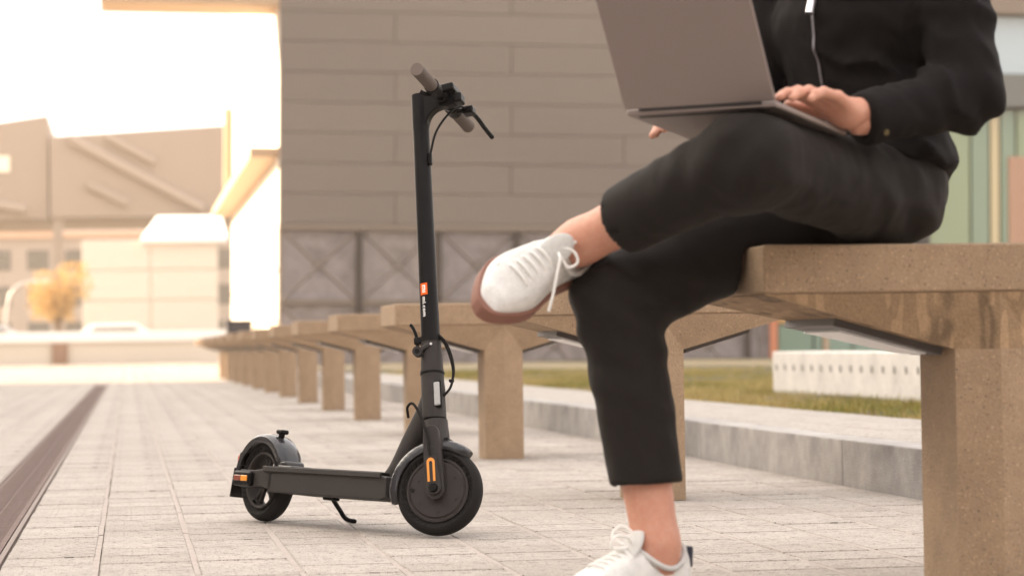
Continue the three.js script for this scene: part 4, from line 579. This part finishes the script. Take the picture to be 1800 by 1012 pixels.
// glass entrance block to the right of it
{
  const X0 = 12.62, t = thing('glass_entrance', 'entrance block of green and amber glass panels with dark frames', 'building', [X0, -0.19, BZ]); t.rotation.z = LEVEL;
  const G = (c, r = 0.12) => phy(c, r, { clearcoat: 1, clearcoatRoughness: 0.05 }), green = G([0.16, 0.22, 0.10]), green2 = G([0.115, 0.19, 0.11]), teal = G([0.12, 0.22, 0.17]), amber = G([0.55, 0.33, 0.12]), orange = G([0.30, 0.13, 0.05]), yellow = G([0.50, 0.47, 0.16]), blue = G([0.34, 0.42, 0.46], 0.08), fr = std([0.03, 0.028, 0.024], 0.5), pale = std([0.75, 0.70, 0.63], 0.8);
  part('back_wall', box(0, 9, -0.3, 9, -6, -0.2), BM.core, t);
  const col = [[0.05, 0.75, amber], [0.79, 1.55, G([0.70, 0.5, 0.2])], [1.59, 2.5, amber], [3.16, 4.0, green], [4.04, 4.40, green2], [4.44, 4.62, G([0.45, 0.36, 0.18])], [4.66, 4.95, green2], [4.99, 6.6, green]];
  part('side_jamb', box(-0.12, 0.02, -0.2, 5.3, -0.3, 0.06), std([0.55, 0.20, 0.10], 0.6), t);
  for (const [a, b, m] of col) { part('glass_panel', rbox(a, b, 1.0, 5.28, -0.1, 0, 0.008, 1), m, t); part('glass_panel', rbox(a, b, 0.12, 0.96, -0.1, 0, 0.008, 1), a < 3 ? teal : yellow, t); }
  part('orange_panel', rbox(4.80, 5.6, 2.45, 4.35, 0.004, 0.03, 0.006, 1), orange, t); part('yellow_panel', rbox(3.98, 6.6, 1.6, 2.2, 0.004, 0.02, 0.006, 1), yellow, t); part('pale_pier', box(2.55, 2.80, -0.2, 5.3, -0.2, 0.05), pale, t); part('dark_post', box(2.84, 3.13, -0.2, 5.3, -0.2, 0.12), fr, t);
  part('dark_post', box(0.96, 1.05, -0.2, 1.0, 0.0, 0.1), BM.warm, t);
  part('spandrel', box(-0.1, 9, 5.32, 5.98, -0.3, 0.3), G([0.05, 0.055, 0.045], 0.3), t);
  for (let k = 0; k < 4; k++) part('upper_pane', rbox(0.05 + k * 2.2, 2.2 + k * 2.2, 6.0, 7.16, -0.1, 0, 0.008, 1), blue, t);
  part('roof_edge', box(-0.2, 9, 7.18, 7.9, -6, 0.3), BM.trim, t);
}
// low white wall with a row of holes on the lawn
{
  const t = thing('low_wall', 'low white concrete wall with a row of round holes on the lawn', 'wall', [3.95, 0.11, -15.1]), c = std([0.95, 0.90, 0.85], 0.9, { map: scaled(TX.grain, 0.7) });
  part('wall_body', metreUV(rbox(0, 0.3, 0, 0.285, 0, 4.0, 0.008)), c, t); part('wall_end', metreUV(rbox(-0.004, 0.3, 0, 0.30, 4.01, 4.22, 0.008)), std([0.72, 0.74, 0.76], 0.8), t);
  part('wall_end', metreUV(rbox(0, 0.3, 0, 0.285, 4.23, 6.5, 0.008)), c, t);
  for (let k = 0; k < 20; k++) part('hole', cyl([-0.003, 0.19, 0.1 + k * 0.2], [0.004, 0.19, 0.1 + k * 0.2], 0.022, 0.022, 14), std([0.28, 0.26, 0.24], 0.9), t);
}
// litter bin by the building's flank
{ const t = thing('litter_bin', 'dark square litter bin beyond the last benches', 'bin', [2.02, 0, -46.5]); const d = std([0.045, 0.04, 0.045], 0.6); part('bin_body', rbox(-0.235, 0.235, 0.03, 0.92, -0.22, 0.22, 0.02), d, t); part('bin_rim', rbox(-0.25, 0.25, 0.92, 1.0, -0.235, 0.235, 0.015), d, t); part('bin_foot', rbox(-0.2, 0.2, 0, 0.035, -0.19, 0.19, 0.006), M.steel, t); }

// ───────────────────────── far background ─────────────────────────
{ const t = thing('parapet_wall', 'long low pale wall closing the far side of the plaza', 'wall', [-8, 0, -91]); part('wall_face', box(-30, 11.7, 0, 0.80, -0.8, 0), BM.cream, t); part('coping', rbox(-30, 11.8, 0.80, 1.18, -1.4, 0.12, 0.03), std([0.85, 0.83, 0.8], 0.8), t); part('drain_pipe', box(5.3, 5.85, 0, 0.8, 0, 0.15), std([0.26, 0.15, 0.10], 0.8), t); }
{ const t = thing('cream_building', 'pale cream building with large wall panels beyond the parapet', 'building', [-2.0, 0, -112]); let n = 0; part('core', box(0.1, 5.9, 0, 5.2, -8, -0.1), BM.cream, t); for (let i = 0; i < 2; i++) for (let j = 0; j < 4; j++) part('wall_panel', rbox(i * 3 + 0.02, i * 3 + 2.98, j * 1.35 + 0.02, j * 1.35 + 1.33, -0.1, 0, 0.02, 1), BM.cream, t).name = 'wall_panel' + (n++ ? '_' + String(n - 1).padStart(3, '0') : ''); part('roof_slab', (() => { const g = poly([[2.6, 5.45, 0.3], [6.4, 5.45, 0.3], [6.4, 6.75, -6], [3.4, 6.75, -6], [2.6, 5.25, 0.3], [6.4, 5.25, 0.3], [6.4, 6.55, -6], [3.4, 6.55, -6]], [[0, 1, 2, 3], [7, 6, 5, 4], [4, 5, 1, 0], [5, 6, 2, 1], [6, 7, 3, 2], [7, 4, 0, 3]]); return g; })(), std([0.85, 0.84, 0.82], 0.5), t); }
{ // station-like roof with a folded truss on posts
  const t = thing('long_roof', 'long grey-brown roof with sloping truss members on slim posts', 'building', [-12, 0, -128]), m = std([0.30, 0.235, 0.19], 0.8), li = std([0.34, 0.27, 0.22], 0.8);
  part('roof_deck', poly([[-25, 7.4, 0], [8.1, 12.4, 0], [8.1, 7.2, 0], [-25, 7.2, 0], [-25, 7.4, -14], [8.1, 12.4, -14], [8.1, 7.2, -14], [-25, 7.2, -14]], [[3, 2, 1, 0], [4, 5, 6, 7], [0, 1, 5, 4], [1, 2, 6, 5], [2, 3, 7, 6], [3, 0, 4, 7]]), m, t);
  part('roof_deck', poly([[8.2, 11.3, 0.3], [24, 12.3, 0.3], [24, 7.25, 0.3], [8.2, 7.25, 0.3], [8.2, 11.3, -14], [24, 12.3, -14], [24, 7.25, -14], [8.2, 7.25, -14]], [[3, 2, 1, 0], [4, 5, 6, 7], [0, 1, 5, 4], [1, 2, 6, 5], [2, 3, 7, 6], [3, 0, 4, 7]]), m, t);
  part('truss_member', cyl([9.2, 11.2, 0.5], [15.8, 7.6, 0.5], 0.28, 0.28, 6), li, t); part('truss_member', cyl([11, 11.3, 0.5], [13.4, 10.0, 0.5], 0.2, 0.2, 6), li, t); part('truss_member', cyl([10, 8.9, 0.5], [12, 7.9, 0.5], 0.2, 0.2, 6), li, t); part('truss_member', cyl([-2, 9.6, 0.2], [7, 7.6, 0.2], 0.25, 0.25, 6), li, t);
  part('skylight', box(2.0, 6.2, 9.55, 10.35, 0.02, 0.1), std([0.85, 0.78, 0.62], 0.5), t);
  for (const x of [-8, 8.55, 25]) part('roof_post', box(x - 0.25, x + 0.25, 0, 7.25, -0.6, 0.1), m, t);
}
{ const t = thing('distant_block', 'hazy pale apartment block seen under the long roof', 'building', [-14, 0, -190]), m = std([0.34, 0.28, 0.24], 0.9), w = phy([0.06, 0.065, 0.07], 0.15); part('wall', box(0, 26, 0, 9, -10, 0), m, t); let n = 0; for (let i = 0; i < 9; i++) for (let j = 0; j < 3; j++) part('window', box(1 + i * 2.8, 2.6 + i * 2.8, 1.2 + j * 2.7, 2.7 + j * 2.7, -0.05, 0.06), w, t).name = 'window' + (n++ ? '_' + String(n - 1).padStart(3, '0') : ''); part('roof_edge', box(-0.4, 26.4, 9, 9.5, -10.4, 0.4), std([0.55, 0.33, 0.22], 0.8), t); }
{ // autumn tree
  const t = thing('autumn_tree', 'small tree with golden yellow leaves beside the cream building', 'tree', [-2.85, 0, -104]);
  const bark = std([0.16, 0.10, 0.06], 0.95), P = []; const br = [cyl([0, 0, 0], [0.05, 1.5, 0], 0.10, 0.07, 10)]; const tips = [];
  for (let k = 0; k < 9; k++) { const a = k * 2.4, h = 1.3 + 0.2 * k, e = [Math.cos(a) * rr(0.5, 1), h + rr(0.5, 0.9), Math.sin(a) * rr(0.5, 1)]; br.push(cyl([0.04, Math.min(1.5, h - 0.2) + 0.0, 0], e, 0.045, 0.015, 6)); tips.push(e); }
  br.push(cyl([0.05, 1.5, 0], [0.0, 3.4, 0], 0.06, 0.015, 8)); part('trunk', br, bark, t);
  const lf = []; for (let i = 0; i < 2600; i++) { const c = i % 3 ? tips[i % tips.length] : [0, 2.5, 0], s = 0.55, p = [c[0] + rr(-s, s) + rr(-0.2, 0.2), c[1] + rr(-s, s), c[2] + rr(-s, s)]; const d = V(rr(-1, 1), rr(-1, 1), rr(-1, 1)).normalize(), e = V(rr(-1, 1), rr(-1, 1), rr(-1, 1)).cross(d).normalize(), r = rr(0.05, 0.09); for (const [u, v] of [[-1, 0], [0, 0.6], [1, 0], [-1, 0], [1, 0], [0, -0.6]]) lf.push(p[0] + (d.x * u + e.x * v) * r, p[1] + (d.y * u + e.y * v) * r, p[2] + (d.z * u + e.z * v) * r); }
  const g = new THREE.BufferGeometry(); g.setAttribute('position', new THREE.Float32BufferAttribute(lf, 3)); g.computeVertexNormals(); part('crown', g, phy([0.50, 0.31, 0.09], 0.9, { side: THREE.DoubleSide, transmission: 0.35 }), t);
}
{ const t = thing('street_lamp', 'grey street lamp with a curved arm behind the parapet wall', 'lamp', [-5.0, 0, -106]), m = std([0.45, 0.43, 0.42], 0.5, { metalness: 0.4 }); part('pole', [tube([[0, 0, 0], [0.03, 2.2, 0], [0.25, 3.0, 0], [0.75, 3.35, 0], [1.3, 3.42, 0]], 0.07, 40, 10)], m, t); part('lamp_head', rbox(1.1, 1.75, 3.33, 3.5, -0.14, 0.14, 0.06, 3), std([0.6, 0.58, 0.56], 0.5), t); part('lamp_foot', cyl([0, 0, 0], [0, 0.3, 0], 0.14, 0.1, 14), m, t); }
function car(x, z, turn, col, label) {
  const t = thing('parked_car', label, 'car', [x, 0, z], 'cars parked beyond the parapet wall'); t.rotation.y = turn;
  const s = new THREE.Shape([[-2.1, 0.35], [-2.1, 0.75], [-1.5, 0.92], [-0.75, 1.42], [0.85, 1.44], [1.55, 0.98], [2.05, 0.86], [2.12, 0.4]].map((p) => new THREE.Vector2(...p))), g = new THREE.ExtrudeGeometry(s, { depth: 1.5, bevelSize: 0.08, bevelThickness: 0.1, bevelSegments: 3 }); g.translate(0, 0, -0.75); part('body', g, phy(col, 0.3, { clearcoat: 1 }), t);
  const w = new THREE.Shape([[-1.25, 0.95], [-0.68, 1.36], [0.78, 1.37], [1.3, 0.98]].map((p) => new THREE.Vector2(...p))), wg = new THREE.ExtrudeGeometry(w, { depth: 1.72, bevelEnabled: false }); wg.translate(0, 0, -0.86); part('window', wg, phy([0.05, 0.055, 0.06], 0.1), t);
  for (const sx of [-1.3, 1.3]) for (const sz of [-0.8, 0.8]) part('wheel', cyl([sx, 0.32, sz - 0.1], [sx, 0.32, sz + 0.1], 0.32, 0.32, 24), std([0.03, 0.03, 0.03], 0.8), t);
  for (const sz of [-0.6, 0.6]) part('headlight', rbox(2.08, 2.2, 0.6, 0.76, sz - 0.18, sz + 0.18, 0.03), std([0.8, 0.8, 0.8], 0.2), t);
}
car(-5.6, -99, 0.1, [0.42, 0.42, 0.44], 'silver grey car parked beyond the wall near the street lamp');
car(-0.6, -97, 0.05, [0.75, 0.74, 0.72], 'white car parked beyond the wall in front of the cream building');
// tall block to the left of the plaza: it keeps the low sun off the benches
{
  const t = thing('office_block', 'tall plain office block shading the plaza', 'building', [-24, 0, 0]), m = std([0.42, 0.38, 0.34], 0.85), w = phy([0.08, 0.09, 0.10], 0.12, { clearcoat: 1 });
  part('wall', box(-12, 0, 0, 16, -51, 24), m, t); part('parapet', box(-12.2, 0.2, 16, 16.6, -51.2, 24.2), m, t);
  let n = 0; for (let j = 0; j < 4; j++) for (let i = 0; i < 14; i++) part('window', box(0, 0.06, 1.4 + j * 3.7, 3.7 + j * 3.7, -49 + i * 5.1, -45.6 + i * 5.1), w, t).name = 'window' + (n++ ? '_' + String(n - 1).padStart(3, '0') : '');
}
{ // facade across the square behind the viewer, mirrored in the dark paint and the glass
  const t = thing('brick_block', 'brown brick block across the square, opposite the clad building', 'building', [0, 0, 26]), m = std([0.20, 0.15, 0.12], 0.9), w = phy([0.05, 0.055, 0.06], 0.12, { clearcoat: 1 });
  part('wall', box(-16, 34, 0, 13, 0, 10), m, t); part('cornice', box(-16.2, 34.2, 13, 13.5, -0.25, 10.2), m, t);
  let n = 0; for (let j = 0; j < 3; j++) for (let i = 0; i < 12; i++) part('window', box(-14 + i * 4, -12 + i * 4, 1.6 + j * 4, 4 + j * 4, -0.05, 0.02), w, t).name = 'window' + (n++ ? '_' + String(n - 1).padStart(3, '0') : '');
}
scene.fog = new THREE.FogExp2(0xfff0dd, 0.0010);
renderer.render(scene, camera);
